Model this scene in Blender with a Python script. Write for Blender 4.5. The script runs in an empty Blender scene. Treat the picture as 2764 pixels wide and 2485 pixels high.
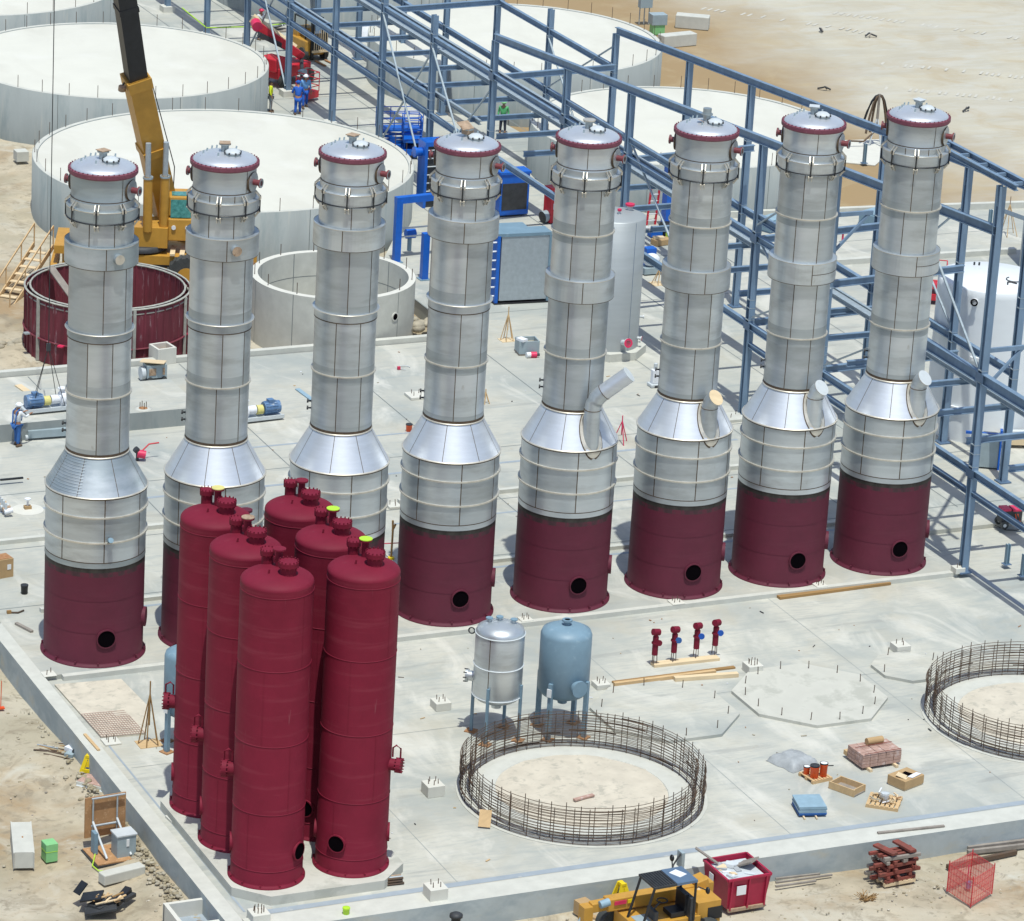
import bpy, math, random
from math import sin, cos, pi, radians as R, sqrt, atan2
from mathutils import Vector as V, Matrix
random.seed(7)
sc = bpy.context.scene
C = sc.collection

# ------------------------------------------------------------------ camera
CF, CP, CR, CY = 10739.87, 0.34476, 0.05873, 0.43873
CC = V((-39.064, -119.173, 52.598))
fwd = V((sin(CY)*cos(CP), cos(CY)*cos(CP), -sin(CP)))
rgt = V((cos(CY), -sin(CY), 0)); up = rgt.cross(fwd)
rgt, up = rgt*cos(CR)+up*sin(CR), up*cos(CR)-rgt*sin(CR)
cd = bpy.data.cameras.new('camera'); cam = bpy.data.objects.new('camera', cd); C.objects.link(cam)
cam.matrix_world = Matrix.Translation(CC) @ Matrix((rgt, up, -fwd)).transposed().to_4x4()
cd.sensor_width = 36; cd.lens = CF/2764*36; cd.clip_end = 2000; cd.clip_start = 1
sc.camera = cam
# ------------------------------------------------------------------ light
SD = V((-.075, -.29, 1)).normalized()            # towards the sun
w = bpy.data.worlds.new('World'); sc.world = w; w.use_nodes = True
nt = w.node_tree; sky = nt.nodes.new('ShaderNodeTexSky'); sky.sky_type = 'NISHITA'; sky.sun_disc = False
sky.sun_elevation = math.asin(SD.z); sky.sun_rotation = atan2(SD.x, SD.y)
sky.dust_density = 1.5
bg = nt.nodes['Background']; bg.inputs[1].default_value = .145
nt.links.new(sky.outputs[0], bg.inputs[0])
sl = bpy.data.lights.new('sun', 'SUN'); sl.energy = 3.7; sl.angle = R(.5); sl.color = (.985, 1, .925)
so = bpy.data.objects.new('sun', sl); C.objects.link(so); so.rotation_euler = SD.to_track_quat('Z', 'Y').to_euler(); so.location = (0, 0, 60)
sc.view_settings.view_transform = 'Standard'; sc.view_settings.look = 'None'; sc.view_settings.gamma = 1
sc.view_settings.exposure = .0

# ------------------------------------------------------------------ measuring: a spot in the survey photo -> a point at height z
ZF = -.16; ZD = -.9
def ray(x, y): return fwd*CF + rgt*(x*1.36561-1382) - up*(y*1.36538-1242.5)
def G(x, y, z=0.):
    d = ray(x, y); return CC + d*((z-CC.z)/d.z)
PX = (0, 690, 1380, 2064); PY = (0, 620, 1240, 1855)
def Z(i, j, x, y): return ((PX[i]+x*.34625)/1.36561, (PY[j]+y*.34615)/1.36538)
def at(i, j, x, y, z=ZF): return G(*Z(i, j, x, y), z)
def onX(p, X):
    d = ray(*p); return CC + d*((X-CC.x)/d.x)
def onY(p, Y):
    d = ray(*p); return CC + d*((Y-CC.y)/d.y)
TH = R(-115)                                       # azimuth that faces the camera
FH = V((.425, .905, 0)); RH = V((.905, -.425, 0))

# ------------------------------------------------------------------ materials
MT = {}
def mat(name, col, rough=.6, metal=0., var=.12, scale=3., bump=0., stretch=(1, 1, 1), col2=None, spots=None, detail=5, coord='Object', spec=.5, alpha=None):
    m = bpy.data.materials.new(name); m.use_nodes = True; MT[name] = m
    n = m.node_tree.nodes; l = m.node_tree.links; b = n['Principled BSDF']
    b.inputs['Roughness'].default_value = rough; b.inputs['Metallic'].default_value = metal
    b.inputs['Specular IOR Level'].default_value = spec
    tc = n.new('ShaderNodeTexCoord'); mp = n.new('ShaderNodeMapping'); mp.inputs['Scale'].default_value = stretch
    l.new(tc.outputs[coord], mp.inputs[0])
    nz = n.new('ShaderNodeTexNoise'); nz.inputs['Scale'].default_value = scale; nz.inputs['Detail'].default_value = detail; nz.inputs['Roughness'].default_value = .6
    l.new(mp.outputs[0], nz.inputs[0])
    rp = n.new('ShaderNodeValToRGB'); c = V(col)
    a = V(col2) if col2 else c*(1-var)
    e = rp.color_ramp.elements; e[0].position = .3; e[1].position = .7
    e[0].color = (*a, 1); e[1].color = (*(c*(1+var) if not col2 else c), 1)
    l.new(nz.outputs[0], rp.inputs[0]); out = rp.outputs[0]
    if spots:
        sc_, c3, th = spots
        n2 = n.new('ShaderNodeTexNoise'); n2.inputs['Scale'].default_value = sc_; n2.inputs['Detail'].default_value = 8; n2.inputs['Roughness'].default_value = .65
        l.new(mp.outputs[0], n2.inputs[0])
        r2 = n.new('ShaderNodeValToRGB'); r2.color_ramp.elements[0].position = th; r2.color_ramp.elements[1].position = th+.1
        l.new(n2.outputs[0], r2.inputs[0])
        mx = n.new('ShaderNodeMix'); mx.data_type = 'RGBA'; mx.inputs[7].default_value = (*c3, 1)
        l.new(r2.outputs[0], mx.inputs[0]); l.new(out, mx.inputs[6]); out = mx.outputs[2]
    l.new(out, b.inputs['Base Color'])
    if bump:
        bp = n.new('ShaderNodeBump'); bp.inputs['Strength'].default_value = bump; bp.inputs['Distance'].default_value = .05
        l.new(nz.outputs[0], bp.inputs['Height']); l.new(bp.outputs[0], b.inputs['Normal'])
    if alpha is not None: b.inputs['Alpha'].default_value = alpha
    return m
def addmix(m, fn):
    """insert another colour layer in front of the base colour: fn(nodes, links, coord) -> (factor socket, colour)"""
    n = m.node_tree.nodes; l = m.node_tree.links; b = n['Principled BSDF']
    src = b.inputs['Base Color'].links[0].from_socket
    tc = [x for x in n if x.type == 'TEX_COORD'][0]
    f, c = fn(n, l, tc)
    mx = n.new('ShaderNodeMix'); mx.data_type = 'RGBA'; mx.inputs[7].default_value = (*c, 1)
    l.new(f, mx.inputs[0]); l.new(src, mx.inputs[6]); l.new(mx.outputs[2], b.inputs['Base Color'])
def noisefac(scale, lo, hi, stretch=(1, 1, 1), detail=8, off=(0, 0, 0), mul=1., dist=0., coord='Object'):
    def f(n, l, tc):
        mp = n.new('ShaderNodeMapping'); mp.inputs['Scale'].default_value = stretch; mp.inputs['Location'].default_value = off
        l.new(tc.outputs[coord], mp.inputs[0])
        z = n.new('ShaderNodeTexNoise'); z.inputs['Scale'].default_value = scale; z.inputs['Detail'].default_value = detail; z.inputs['Roughness'].default_value = .62; z.inputs['Distortion'].default_value = dist
        l.new(mp.outputs[0], z.inputs[0])
        r = n.new('ShaderNodeMapRange'); r.inputs[1].default_value = lo; r.inputs[2].default_value = hi; r.inputs[4].default_value = mul
        l.new(z.outputs[0], r.inputs[0]); return r.outputs[0]
    return f
def layer(m, col, *a, **k): addmix(m, lambda n, l, tc: (noisefac(*a, **k)(n, l, tc), col))

# slab concrete: pale, with blue-grey trowelled and damp patches, sandy dust and fine specks
for nm, base in (('slab', (.455, .448, .392)), ('slab_front', (.485, .478, .42))):
    m = mat(nm, base, .8, var=.07, scale=.9, bump=.02, detail=9, coord='Generated' if 0 else 'Object')
    layer(m, (.31, .335, .32), .17, .46, .64, detail=12, mul=.9, dist=.35)
    layer(m, (.36, .375, .355), 5, .5, .62, stretch=(.25, 1.6, 1), off=(3, 3, 0), mul=.5)
    layer(m, (.235, .24, .23), .45, .60, .64, stretch=(.3, 2.2, 1), off=(13, 3, 0), mul=.35)
    layer(m, (.30, .335, .33), .9, .55, .68, stretch=(.35, 1.5, 1), off=(2, 8, 0), mul=.5, dist=.6)
    layer(m, (.36, .27, .17), 1.7, .68, .76, off=(6, 1, 0), mul=.5)
    layer(m, (.60, .585, .525), .45, .54, .66, stretch=(1, .45, 1), off=(5, 3, 0), mul=.7, dist=.8)
    layer(m, (.42, .39, .31), .30, .54, .70, off=(11, 7, 0), mul=.6, dist=.5)
    layer(m, (.30, .31, .30), 7, .62, .72, off=(1, 9, 0), mul=.35)
m = mat('dirt', (.42, .36, .26), .95, var=.20, scale=.7, bump=.8, detail=12)
layer(m, (.48, .44, .35), .09, .45, .58, mul=.85, dist=.6)
layer(m, (.30, .20, .10), .075, .53, .62, off=(9, 2, 0), mul=.85, dist=.9)
layer(m, (.53, .52, .45), .35, .56, .66, off=(3, 13, 0), mul=.65, dist=.7)
layer(m, (.33, .295, .21), .22, .50, .62, off=(30, 1, 0), mul=.6, dist=.6)
layer(m, (.24, .20, .14), .9, .54, .66, off=(4, 4, 0), mul=.7, dist=.8)
layer(m, (.21, .18, .13), 2.6, .56, .66, off=(7, 2, 0), mul=.55, dist=.6)
layer(m, (.15, .12, .08), 5, .62, .72, mul=.5)
def zone(n, l, tc):      # the brown churned earth near the tanks ends along a wandering line
    sp = n.new('ShaderNodeSeparateXYZ'); l.new(tc.outputs['Object'], sp.inputs[0])
    z = n.new('ShaderNodeTexNoise'); z.inputs['Scale'].default_value = .11; z.inputs['Detail'].default_value = 9; z.inputs['Roughness'].default_value = .6; l.new(tc.outputs['Object'], z.inputs[0])
    a = n.new('ShaderNodeMath'); a.operation = 'MULTIPLY_ADD'; a.inputs[1].default_value = 15.; l.new(z.outputs[0], a.inputs[0]); l.new(sp.outputs[0], a.inputs[2])
    b = n.new('ShaderNodeMath'); b.operation = 'MULTIPLY_ADD'; b.inputs[1].default_value = -.09; l.new(sp.outputs[1], b.inputs[0]); l.new(a.outputs[0], b.inputs[2])
    q = n.new('ShaderNodeMapRange'); q.inputs[1].default_value = 61.5; q.inputs[2].default_value = 70; q.inputs[3].default_value = .95; q.inputs[4].default_value = 0; l.new(b.outputs[0], q.inputs[0]); return q.outputs[0]
m = mat('far_dirt', (.46, .425, .335), .95, var=.07, scale=.3, bump=.35, detail=12)
layer(m, (.41, .375, .295), .10, .45, .60, stretch=(1, 2.4, 1), mul=.8, dist=.8)
layer(m, (.49, .47, .41), .22, .50, .64, stretch=(.6, 2.0, 1), off=(3, 1, 0), mul=.55, dist=.6)
layer(m, (.47, .47, .43), 1.1, .50, .66, stretch=(.5, 2.4, 1), off=(1, 1, 5), mul=.5, dist=.5)
addmix(m, lambda n, l, tc: (zone(n, l, tc), (.30, .205, .10)))
layer(m, (.40, .315, .19), .35, .52, .66, off=(8, 8, 0), mul=.5, dist=.8)
layer(m, (.28, .24, .18), 3.2, .66, .76, mul=.4)
mat('track', (.50, .48, .42), .95, var=.1, scale=3)
m = mat('sand', (.54, .49, .40), .95, var=.10, scale=1.5, bump=.5, spots=(2.5, (.42, .39, .32), .55))
layer(m, (.34, .32, .27), 3.5, .60, .68, stretch=(.6, 1.6, 1), mul=.6)
m = mat('concrete', (.52, .52, .47), .8, var=.08, scale=2, bump=.05)
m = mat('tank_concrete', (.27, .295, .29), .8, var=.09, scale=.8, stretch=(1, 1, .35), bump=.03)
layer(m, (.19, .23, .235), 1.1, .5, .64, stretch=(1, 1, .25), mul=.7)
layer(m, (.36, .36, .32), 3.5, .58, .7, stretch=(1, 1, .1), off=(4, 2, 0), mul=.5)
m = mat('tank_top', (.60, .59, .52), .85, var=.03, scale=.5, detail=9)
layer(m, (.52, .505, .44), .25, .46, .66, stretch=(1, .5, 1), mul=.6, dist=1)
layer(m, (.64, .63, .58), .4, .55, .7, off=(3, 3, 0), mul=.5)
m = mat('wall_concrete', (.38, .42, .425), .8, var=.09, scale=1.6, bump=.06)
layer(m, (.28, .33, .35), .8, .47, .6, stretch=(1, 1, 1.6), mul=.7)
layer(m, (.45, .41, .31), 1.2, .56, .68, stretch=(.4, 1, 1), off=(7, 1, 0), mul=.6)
mat('strip', (.30, .345, .385), .7, var=.08, scale=2, spots=(3, (.45, .46, .44), .62))
mat('joint', (.17, .19, .19), .9)
mat('pad', (.50, .495, .44), .8, var=.06, scale=.9, spots=(.8, (.41, .41, .36), .52))
mat('white_pad', (.60, .59, .53), .8, var=.05, scale=2)
def metalmat(nm, col, rough, seed=0., tint=(.42, .40, .36)):
    m = mat(nm, col, rough, .68, var=.05, scale=1.3, stretch=(.5, .5, 5), detail=8)
    layer(m, tint, .6, .5, .68, stretch=(.6, .6, 2.2), off=(seed, 2, seed), mul=.55)
    layer(m, (.70, .73, .76), .45, .52, .66, stretch=(.5, .5, 1.5), off=(seed+4, 0, 7), mul=.5)
    layer(m, (.30, .27, .22), 2.5, .66, .76, stretch=(1, 1, .5), off=(seed, 5, 3), mul=.45)
    n = m.node_tree.nodes; l = m.node_tree.links; b = n['Principled BSDF']
    z = [x for x in n if x.type == 'TEX_NOISE'][1]
    mr = n.new('ShaderNodeMapRange'); mr.inputs[3].default_value = rough-.07; mr.inputs[4].default_value = rough+.16
    l.new(z.outputs[0], mr.inputs[0]); l.new(mr.outputs[0], b.inputs['Roughness'])
    return m
for k_ in range(6): q_ = (1., .88, 1.1, .95, 1.04, .80)[k_]; metalmat('stainless%d' % k_, (.535*q_, .575*q_, .595*q_), (.36, .40, .33, .38, .35, .42)[k_], k_*3.7, (.30, .31, .30))
metalmat('dull_stainless', (.36, .41, .43), .46, 21, (.27, .27, .25))
metalmat('cone_steel', (.68, .71, .75), .40, 9, (.5, .52, .54))
mat('flange_red', (.17, .045, .07), .6, var=.15, scale=5, spots=(7, (.26, .12, .14), .6))
metalmat('dome_steel', (.52, .55, .59), .28, 14)
MT['dome_steel'].node_tree.nodes['Principled BSDF'].inputs['Metallic'].default_value = .75
metalmat('dome_top', (.62, .65, .69), .33, 31, (.42, .42, .40))
MT['dome_top'].node_tree.nodes['Principled BSDF'].inputs['Metallic'].default_value = .55
mat('ring_steel', (.62, .58, .50), .45, .6, var=.15, scale=4)
metalmat('tint', (.43, .465, .475), .45, 3, (.30, .31, .30))
mat('weld', (.10, .07, .045), .8, .2, var=.3, scale=6)
mat('rust', (.30, .13, .05), .9, var=.3, scale=8, col2=(.42, .24, .12))
mat('rusty_plate', (.40, .29, .20), .8, .2, var=.25, scale=6, spots=(5, (.22, .13, .07), .55))
m = mat('maroon', (.100, .0085, .026), .7, var=.10, scale=1.2, spots=(9, (.16, .04, .06), .70))
layer(m, (.115, .018, .036), .7, .55, .7, stretch=(.3, .3, 3), mul=.6)
mat('scorch', (.05, .045, .04), .6, .5, var=.4, scale=3, stretch=(1, 1, .3))
mat('scorch_edge', (.055, .02, .026), .7, var=.4, scale=3, stretch=(1, 1, .4), spots=(3, (.10, .012, .028), .5))
m = mat('red_primer', (.175, .0095, .028), .68, var=.08, scale=1.5, spec=.25)
layer(m, (.225, .032, .052), 1.2, .55, .7, stretch=(.3, .3, 4), mul=.5)
layer(m, (.130, .006, .020), .5, .5, .7, off=(3, 0, 2), mul=.6)
layer(m, (.26, .10, .11), 4, .66, .76, stretch=(1, 1, .12), off=(8, 3, 1), mul=.5)
mat('red_nozzle', (.17, .035, .042), .5, var=.15, scale=5)
mat('steel_blue', (.175, .258, .36), .55, .1, var=.16, scale=2, stretch=(1, 1, .4), spots=(4, (.26, .34, .44), .64))
mat('steel_dark', (.10, .16, .25), .5, .1, var=.1, scale=2)
mat('grating', (.34, .40, .44), .6, .3, var=.15, scale=6)
mat('galv', (.42, .47, .50), .5, .4, var=.1, scale=5)
mat('blue_paint', (.006, .115, .52), .4, var=.1, scale=3)
mat('light_blue', (.175, .275, .35), .5, var=.08, scale=2, spots=(4, (.24, .34, .41), .6))
mat('sheet_blue', (.25, .37, .45), .6, var=.1, scale=4)
mat('yellow', (.50, .265, .042), .45, var=.1, scale=3, spots=(3, (.35, .20, .06), .66))
mat('bright_yellow', (.78, .58, .01), .5, var=.06, scale=4)
mat('pale_yellow', (.62, .56, .20), .6, var=.1, scale=5)
mat('motor_blue', (.10, .19, .34), .5, var=.2, scale=6, spots=(5, (.40, .46, .52), .58))
mat('lime', (.42, .68, .04), .5, var=.04, scale=4)
mat('orange', (.72, .09, .015), .45, var=.06, scale=6)
mat('red', (.52, .02, .035), .45, var=.12, scale=3)
mat('pink_red', (.62, .03, .10), .45, var=.1, scale=4)
mat('dumpster_red', (.36, .012, .05), .5, var=.12, scale=2, spots=(4, (.22, .02, .03), .62))
mat('black', (.012, .013, .016), .45, var=.3, scale=4)
mat('dark', (.035, .038, .042), .6, var=.3, scale=4)
mat('opening_shade', (.004, .003, .004), 1., spec=0.)  # flat black painted in place of the shade inside openings
mat('rubber', (.05, .055, .055), .85, var=.2, scale=5, bump=.3)
mat('cable', (.02, .02, .02), .6)
mat('rebar', (.10, .08, .065), .8, .3, var=.35, scale=3, col2=(.14, .085, .05))
mat('wood', (.55, .38, .20), .8, var=.12, scale=3, stretch=(.3, 3, 1), spots=(4, (.38, .25, .12), .62))
mat('pale_wood', (.66, .52, .33), .8, var=.1, scale=3, stretch=(.3, 3, 1))
mat('brown_wood', (.30, .175, .065), .8, var=.15, scale=2, stretch=(.3, 3, 1))
mat('grey_wood', (.26, .23, .20), .9, var=.2, scale=3)
mat('red_wood', (.27, .06, .045), .8, var=.25, scale=4, col2=(.14, .05, .035))
mat('plywood', (.40, .22, .10), .8, var=.15, scale=3, spots=(8, (.52, .33, .18), .55))
mat('cardboard', (.42, .28, .14), .9, var=.08, scale=4)
mat('formwork', (.14, .022, .035), .75, var=.3, scale=2, stretch=(2, 2, .3), spots=(3, (.33, .22, .24), .60))
mat('form_edge', (.36, .36, .32), .7, var=.2, scale=4)
mat('white', (.74, .76, .77), .5, var=.04, scale=2)
mat('frp', (.74, .77, .79), .45, var=.03, scale=.8, stretch=(1, 1, 3))
mat('insul', (.40, .43, .44), .5, .35, var=.06, scale=1, stretch=(.4, .4, 3))
mat('green', (.22, .52, .22), .5, var=.06, scale=4)
mat('teal_glass', (.03, .14, .13), .12, var=.5, scale=8, col2=(.10, .33, .30))
mat('grey_paint', (.30, .37, .40), .5, var=.08, scale=3)
mat('light_grey', (.52, .56, .58), .5, var=.08, scale=3)
mat('tarp', (.34, .36, .37), .6, var=.2, scale=3, bump=.5)
mat('brick', (.42, .27, .22), .8, var=.15, scale=6, spots=(6, (.52, .40, .36), .55))
mat('skin', (.33, .17, .10), .6, var=.05)
mat('denim', (.03, .12, .36), .8, var=.12, scale=12)
mat('sky_shirt', (.16, .36, .66), .8, var=.1, scale=12)
mat('blue_overall', (.01, .09, .42), .8, var=.12, scale=12)
mat('hivis', (.66, .76, .02), .6, var=.08, scale=12)
mat('grey_trousers', (.25, .28, .30), .8, var=.1, scale=12)
mat('dark_cloth', (.03, .035, .06), .8, var=.1, scale=12)
mat('boots', (.12, .08, .05), .8)
mat('green_cloth', (.10, .42, .16), .8, var=.1)
mat('pink_mesh', (.80, .22, .19), .7, var=.15, scale=14, alpha=.6)
mat('clod', (.30, .255, .17), .95, var=.25, scale=5, bump=.5)
mat('rubble', (.38, .34, .26), .95, var=.25, scale=2, bump=.5)
mat('foam_white', (.72, .74, .78), .7, var=.06, scale=5)

# ------------------------------------------------------------------ mesh builder
class M:
    def __init__(s): s.v = []; s.f = []; s.m = []; s.s = []
    def add(s, vs, fs, m, smooth=False):
        b = len(s.v); s.v += [tuple(v) for v in vs]
        for f in fs: s.f.append([b+i for i in f]); s.m.append(m); s.s.append(smooth)
        return s
    def box(s, c, d, m, rz=0, rx=0):
        c = V(c); hx, hy, hz = d[0]/2, d[1]/2, d[2]/2; q = Matrix.Rotation(rz, 3, 'Z') @ Matrix.Rotation(rx, 3, 'X')
        vs = [c+q @ V((x*hx, y*hy, z*hz)) for z in (-1, 1) for y in (-1, 1) for x in (-1, 1)]
        return s.add(vs, [(0, 2, 3, 1), (4, 5, 7, 6), (0, 1, 5, 4), (2, 6, 7, 3), (0, 4, 6, 2), (1, 3, 7, 5)], m)
    def bar(s, a, b, w_, h_, m, upv=(0, 0, 1)):
        a = V(a); b = V(b); d = (b-a).normalized(); u = V(upv)
        if abs(d.dot(u)) > .98: u = V((1, 0, 0))
        r = d.cross(u).normalized(); u = r.cross(d)
        vs = [p+r*x*w_/2+u*y*h_/2 for p in (a, b) for x, y in ((-1, -1), (1, -1), (1, 1), (-1, 1))]
        return s.add(vs, [(0, 1, 2, 3), (7, 6, 5, 4), (0, 4, 5, 1), (1, 5, 6, 2), (2, 6, 7, 3), (3, 7, 4, 0)], m)
    def ib(s, a, b, w_, h_, m, upv=(0, 0, 1)):
        a = V(a); b = V(b); d = (b-a).normalized(); u = V(upv)
        if abs(d.dot(u)) > .98: u = V((1, 0, 0))
        r = d.cross(u).normalized(); u = r.cross(d); t = .03
        for k in (1, -1): s.bar(a+u*k*(h_/2-t/2), b+u*k*(h_/2-t/2), w_, t, m, u)
        return s.bar(a, b, .025, h_-2*t, m, u)
    def cyl(s, a, b, r, m, n=12, r2=None, caps=True, mc=None):
        a = V(a); b = V(b); d = (b-a).normalized(); u = V((0, 0, 1)) if abs(d.z) < .95 else V((1, 0, 0))
        x = d.cross(u).normalized(); y = d.cross(x); r2 = r if r2 is None else r2
        vs = [p+(x*cos(2*pi*i/n)+y*sin(2*pi*i/n))*q for p, q in ((a, r), (b, r2)) for i in range(n)]
        s.add(vs, [(i, (i+1) % n, n+(i+1) % n, n+i) for i in range(n)], m, True)
        if caps: s.add(vs[:n], [tuple(range(n))[::-1]], mc or m); s.add(vs[n:], [tuple(range(n))], mc or m)
        return s
    def lathe(s, prof, m, c=(0, 0, 0), n=48, smooth=True, a0=0, a1=2*pi):
        full = abs(a1-a0-2*pi) < 1e-6; k = n if full else n+1
        vs = [(c[0]+r*cos(a0+(a1-a0)*i/n), c[1]+r*sin(a0+(a1-a0)*i/n), c[2]+z) for r, z in prof for i in range(k)]
        fs = []
        for j in range(len(prof)-1):
            for i in range(n): i2 = (i+1) % k; fs.append((j*k+i, j*k+i2, (j+1)*k+i2, (j+1)*k+i))
        return s.add(vs, fs, m, smooth)
    def disc(s, c, r, m, n=32):
        return s.add([(c[0]+r*cos(2*pi*i/n), c[1]+r*sin(2*pi*i/n), c[2]) for i in range(n)], [tuple(range(n))], m)
    def tube(s, pts, r, m, n=8, caps=True):
        pts = [V(p) for p in pts]; rings = []
        for i, p in enumerate(pts):
            d = (pts[min(i+1, len(pts)-1)]-pts[max(i-1, 0)]).normalized()
            u = V((0, 0, 1)) if abs(d.z) < .93 else V((0, 1, 0))
            x = d.cross(u).normalized(); y = d.cross(x)
            rr = r[i] if isinstance(r, (list, tuple)) else r
            rings += [p+(x*cos(2*pi*k/n)+y*sin(2*pi*k/n))*rr for k in range(n)]
        fs = [(j*n+i, j*n+(i+1) % n, (j+1)*n+(i+1) % n, (j+1)*n+i) for j in range(len(pts)-1) for i in range(n)]
        s.add(rings, fs, m, True)
        if caps: s.add(rings[:n], [tuple(range(n))], m); s.add(rings[-n:], [tuple(range(n))], m)
        return s
    def torus(s, c, Rr, r, m, n=32, k=6, a0=0, a1=2*pi):
        return s.lathe([(Rr+r*cos(2*pi*j/k), r*sin(2*pi*j/k)) for j in range(k+1)], m, c, n, True, a0, a1)
    def prism(s, poly, z0, z1, m, mt=None):
        n = len(poly); vs = [(p[0], p[1], z) for z in (z0, z1) for p in poly]
        s.add(vs, [(i, (i+1) % n, n+(i+1) % n, n+i) for i in range(n)]+[tuple(range(n))[::-1]], m)
        return s.add(vs[n:], [tuple(range(n))], mt or m)
    def ball(s, c, r, m, n=12, sc_=(1, 1, 1), k=8):
        pr = [(r*sin(pi*j/k)*1., -r*cos(pi*j/k)) for j in range(k+1)]
        vs = [(c[0]+q*cos(2*pi*i/n)*sc_[0], c[1]+q*sin(2*pi*i/n)*sc_[1], c[2]+z*sc_[2]) for q, z in pr for i in range(n)]
        return s.add(vs, [(j*n+i, j*n+(i+1) % n, (j+1)*n+(i+1) % n, (j+1)*n+i) for j in range(k) for i in range(n)], m, True)
    def build(s, name, parent=None, bevel=0):
        me = bpy.data.meshes.new(name); me.from_pydata(s.v, [], s.f); ms = sorted(set(s.m))
        for x in ms: me.materials.append(MT[x])
        me.polygons.foreach_set('material_index', [ms.index(x) for x in s.m]); me.polygons.foreach_set('use_smooth', s.s)
        me.update(); o = bpy.data.objects.new(name, me); C.objects.link(o); o.parent = parent
        if bevel:
            b = o.modifiers.new('b', 'BEVEL'); b.width = bevel; b.segments = 2; b.limit_method = 'ANGLE'
        return o
def tag(o, label, cat, group=None):
    o['label'] = label; o['category'] = cat
    if group: o['group'] = group
    return o
def thing(name, label, cat, loc=(0, 0, 0), rz=0, group=None):
    o = bpy.data.objects.new(name, None); C.objects.link(o); o.location = loc; o.rotation_euler = (0, 0, rz); o.empty_display_size = .2
    return tag(o, label, cat, group)
def solo(name, mb, label, cat, loc=(0, 0, 0), rz=0, group=None, bevel=0):
    o = mb.build(name, None, bevel); o.location = loc; o.rotation_euler = (0, 0, rz); return tag(o, label, cat, group)
def struct(name, mb, kind='structure'):
    o = mb.build(name); o['kind'] = kind; return o
def dup(root, loc, rz, label, group=None):
    def cp(o, par):
        c = o.copy(); C.objects.link(c); c.parent = par
        for ch in o.children: cp(ch, c)
        return c
    r = cp(root, None); r.location = loc; r.rotation_euler = (0, 0, rz); r['label'] = label
    if group: r['group'] = group
    return r

# ------------------------------------------------------------------ ground
from mathutils import noise
def gz(x, y):
    lo = -.9
    t = min(1, max(0, (y-24)/6)); lo = lo+(.22)*t
    t2 = min(1, max(0, (y-34)/5)); lo = lo+.4*t2
    t3 = min(1, max(0, (x-46)/4))*min(1, max(0, (y+5)/10)); lo = lo*(1-t3)+(-.12)*t3
    if y < -4: lo += .28*max(0, 1-abs(x+1.5)/1.3)*min(1, (-4-y)/5)
    a = .14 if t3 < .5 else .03
    return lo+a*noise.noise((x*.35, y*.35, 0))+a*.5*noise.noise((x*1.1, y*1.1, 3))-a*.5
g = M(); xs_ = [-420, -200, -90, -50, -30]+[-20+i*.6 for i in range(31)]+[-1+i*2.4 for i in range(40)]+[100, 115, 140, 200, 320, 600]
ys_ = [-260, -140, -80, -50]+[-36+i*.6 for i in range(26)]+[-20+i*2.4 for i in range(62)]+[135, 170, 230, 340, 640]
nx = len(xs_)
g.add([(x, y, gz(x, y)) for y in ys_ for x in xs_],
      [(j*nx+i, j*nx+i+1, (j+1)*nx+i+1, (j+1)*nx+i) for j in range(len(ys_)-1) for i in range(nx-1)], 'dirt', True)
for k_, f in enumerate(g.f):
    cx_ = g.v[f[0]][0]; cy_ = g.v[f[0]][1]
    if cx_ > 42: g.m[k_] = 'far_dirt'
struct('ground', g)
tk = M(); rn_ = random.Random(31)
for (a, b, gap, mt_) in (((3, 0, 830, 480), (3, 0, 2100, 640), .32, 'track'), ((3, 0, 950, 680), (3, 0, 2100, 820), .32, 'track'), ((2, 0, 1500, 60), (3, 0, 900, 300), .4, 'track'), ((3, 0, 500, 90), (3, 0, 2000, 330), .4, 'track')):
    A = at(*a, -.1); B = at(*b, -.1); d_ = (B-A); n_ = int(d_.length/gap); u_ = d_.normalized(); s_ = V((-u_.y, u_.x, 0))
    for k in range(n_):
        if rn_.random() < .35: continue
        c_ = A+u_*gap*k+s_*(.9*sin(k*gap*.13)+rn_.uniform(-.05, .05)); zz = gz(c_.x, c_.y)+.02; h_ = s_*.34; w2 = u_*.07
        tk.add([(c_-h_-w2)*V((1, 1, 0))+V((0, 0, zz)) if 0 else V(((c_-h_-w2).x, (c_-h_-w2).y, zz)), V(((c_+h_-w2).x, (c_+h_-w2).y, zz)), V(((c_+h_+w2).x, (c_+h_+w2).y, zz)), V(((c_-h_+w2).x, (c_-h_+w2).y, zz))], [(0, 3, 2, 1)], mt_)
struct('tyre_tracks', tk)
# concrete slabs (setting)
s = M()
s.prism([(-.8, -1.87), (34.4, -1.87), (34.4, 2), (90, 2), (90, 37), (53, 41.9), (44.5, 42.9), (43.5, 60), (43.5, 130), (21, 130), (21, 60), (30, 57), (31, 44), (27.5, 38), (27.5, 28), (-30, 28), (-30, 3), (-.8, 3)], -1.1, 0, 'slab')
struct('slab_floor', s)
s = M(); s.prism([(-.795, -20.6), (80, -20.6), (80, 1.99), (34.41, 1.99), (34.41, -1.875), (-.795, -1.875)], -1.1, ZF, 'slab_front'); struct('front_slab_floor', s)
s = M(); s.box((0, 0, 0), (.01, .01, .01), 'joint'); s.v = []; s.f = []; s.m = []; s.s = []
def line(a, b, w_, m, z): # flat strip on the slab
    a = V(a); b = V(b); d = (b-a).normalized(); r = V((-d.y, d.x, 0))*w_/2; a.z = b.z = z
    s.add([a-r, a+r, b+r, b-r], [(0, 3, 2, 1)], m)
z4 = .004
for y in (4.2, 9.6, 15., 31, 37, 43, 49, 55, 61, 67, 73, 79): line((28 if y > 28 else -.8, y, 0), (43.4 if y > 42 else 60, y, 0), .05, 'joint', z4)
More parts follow.
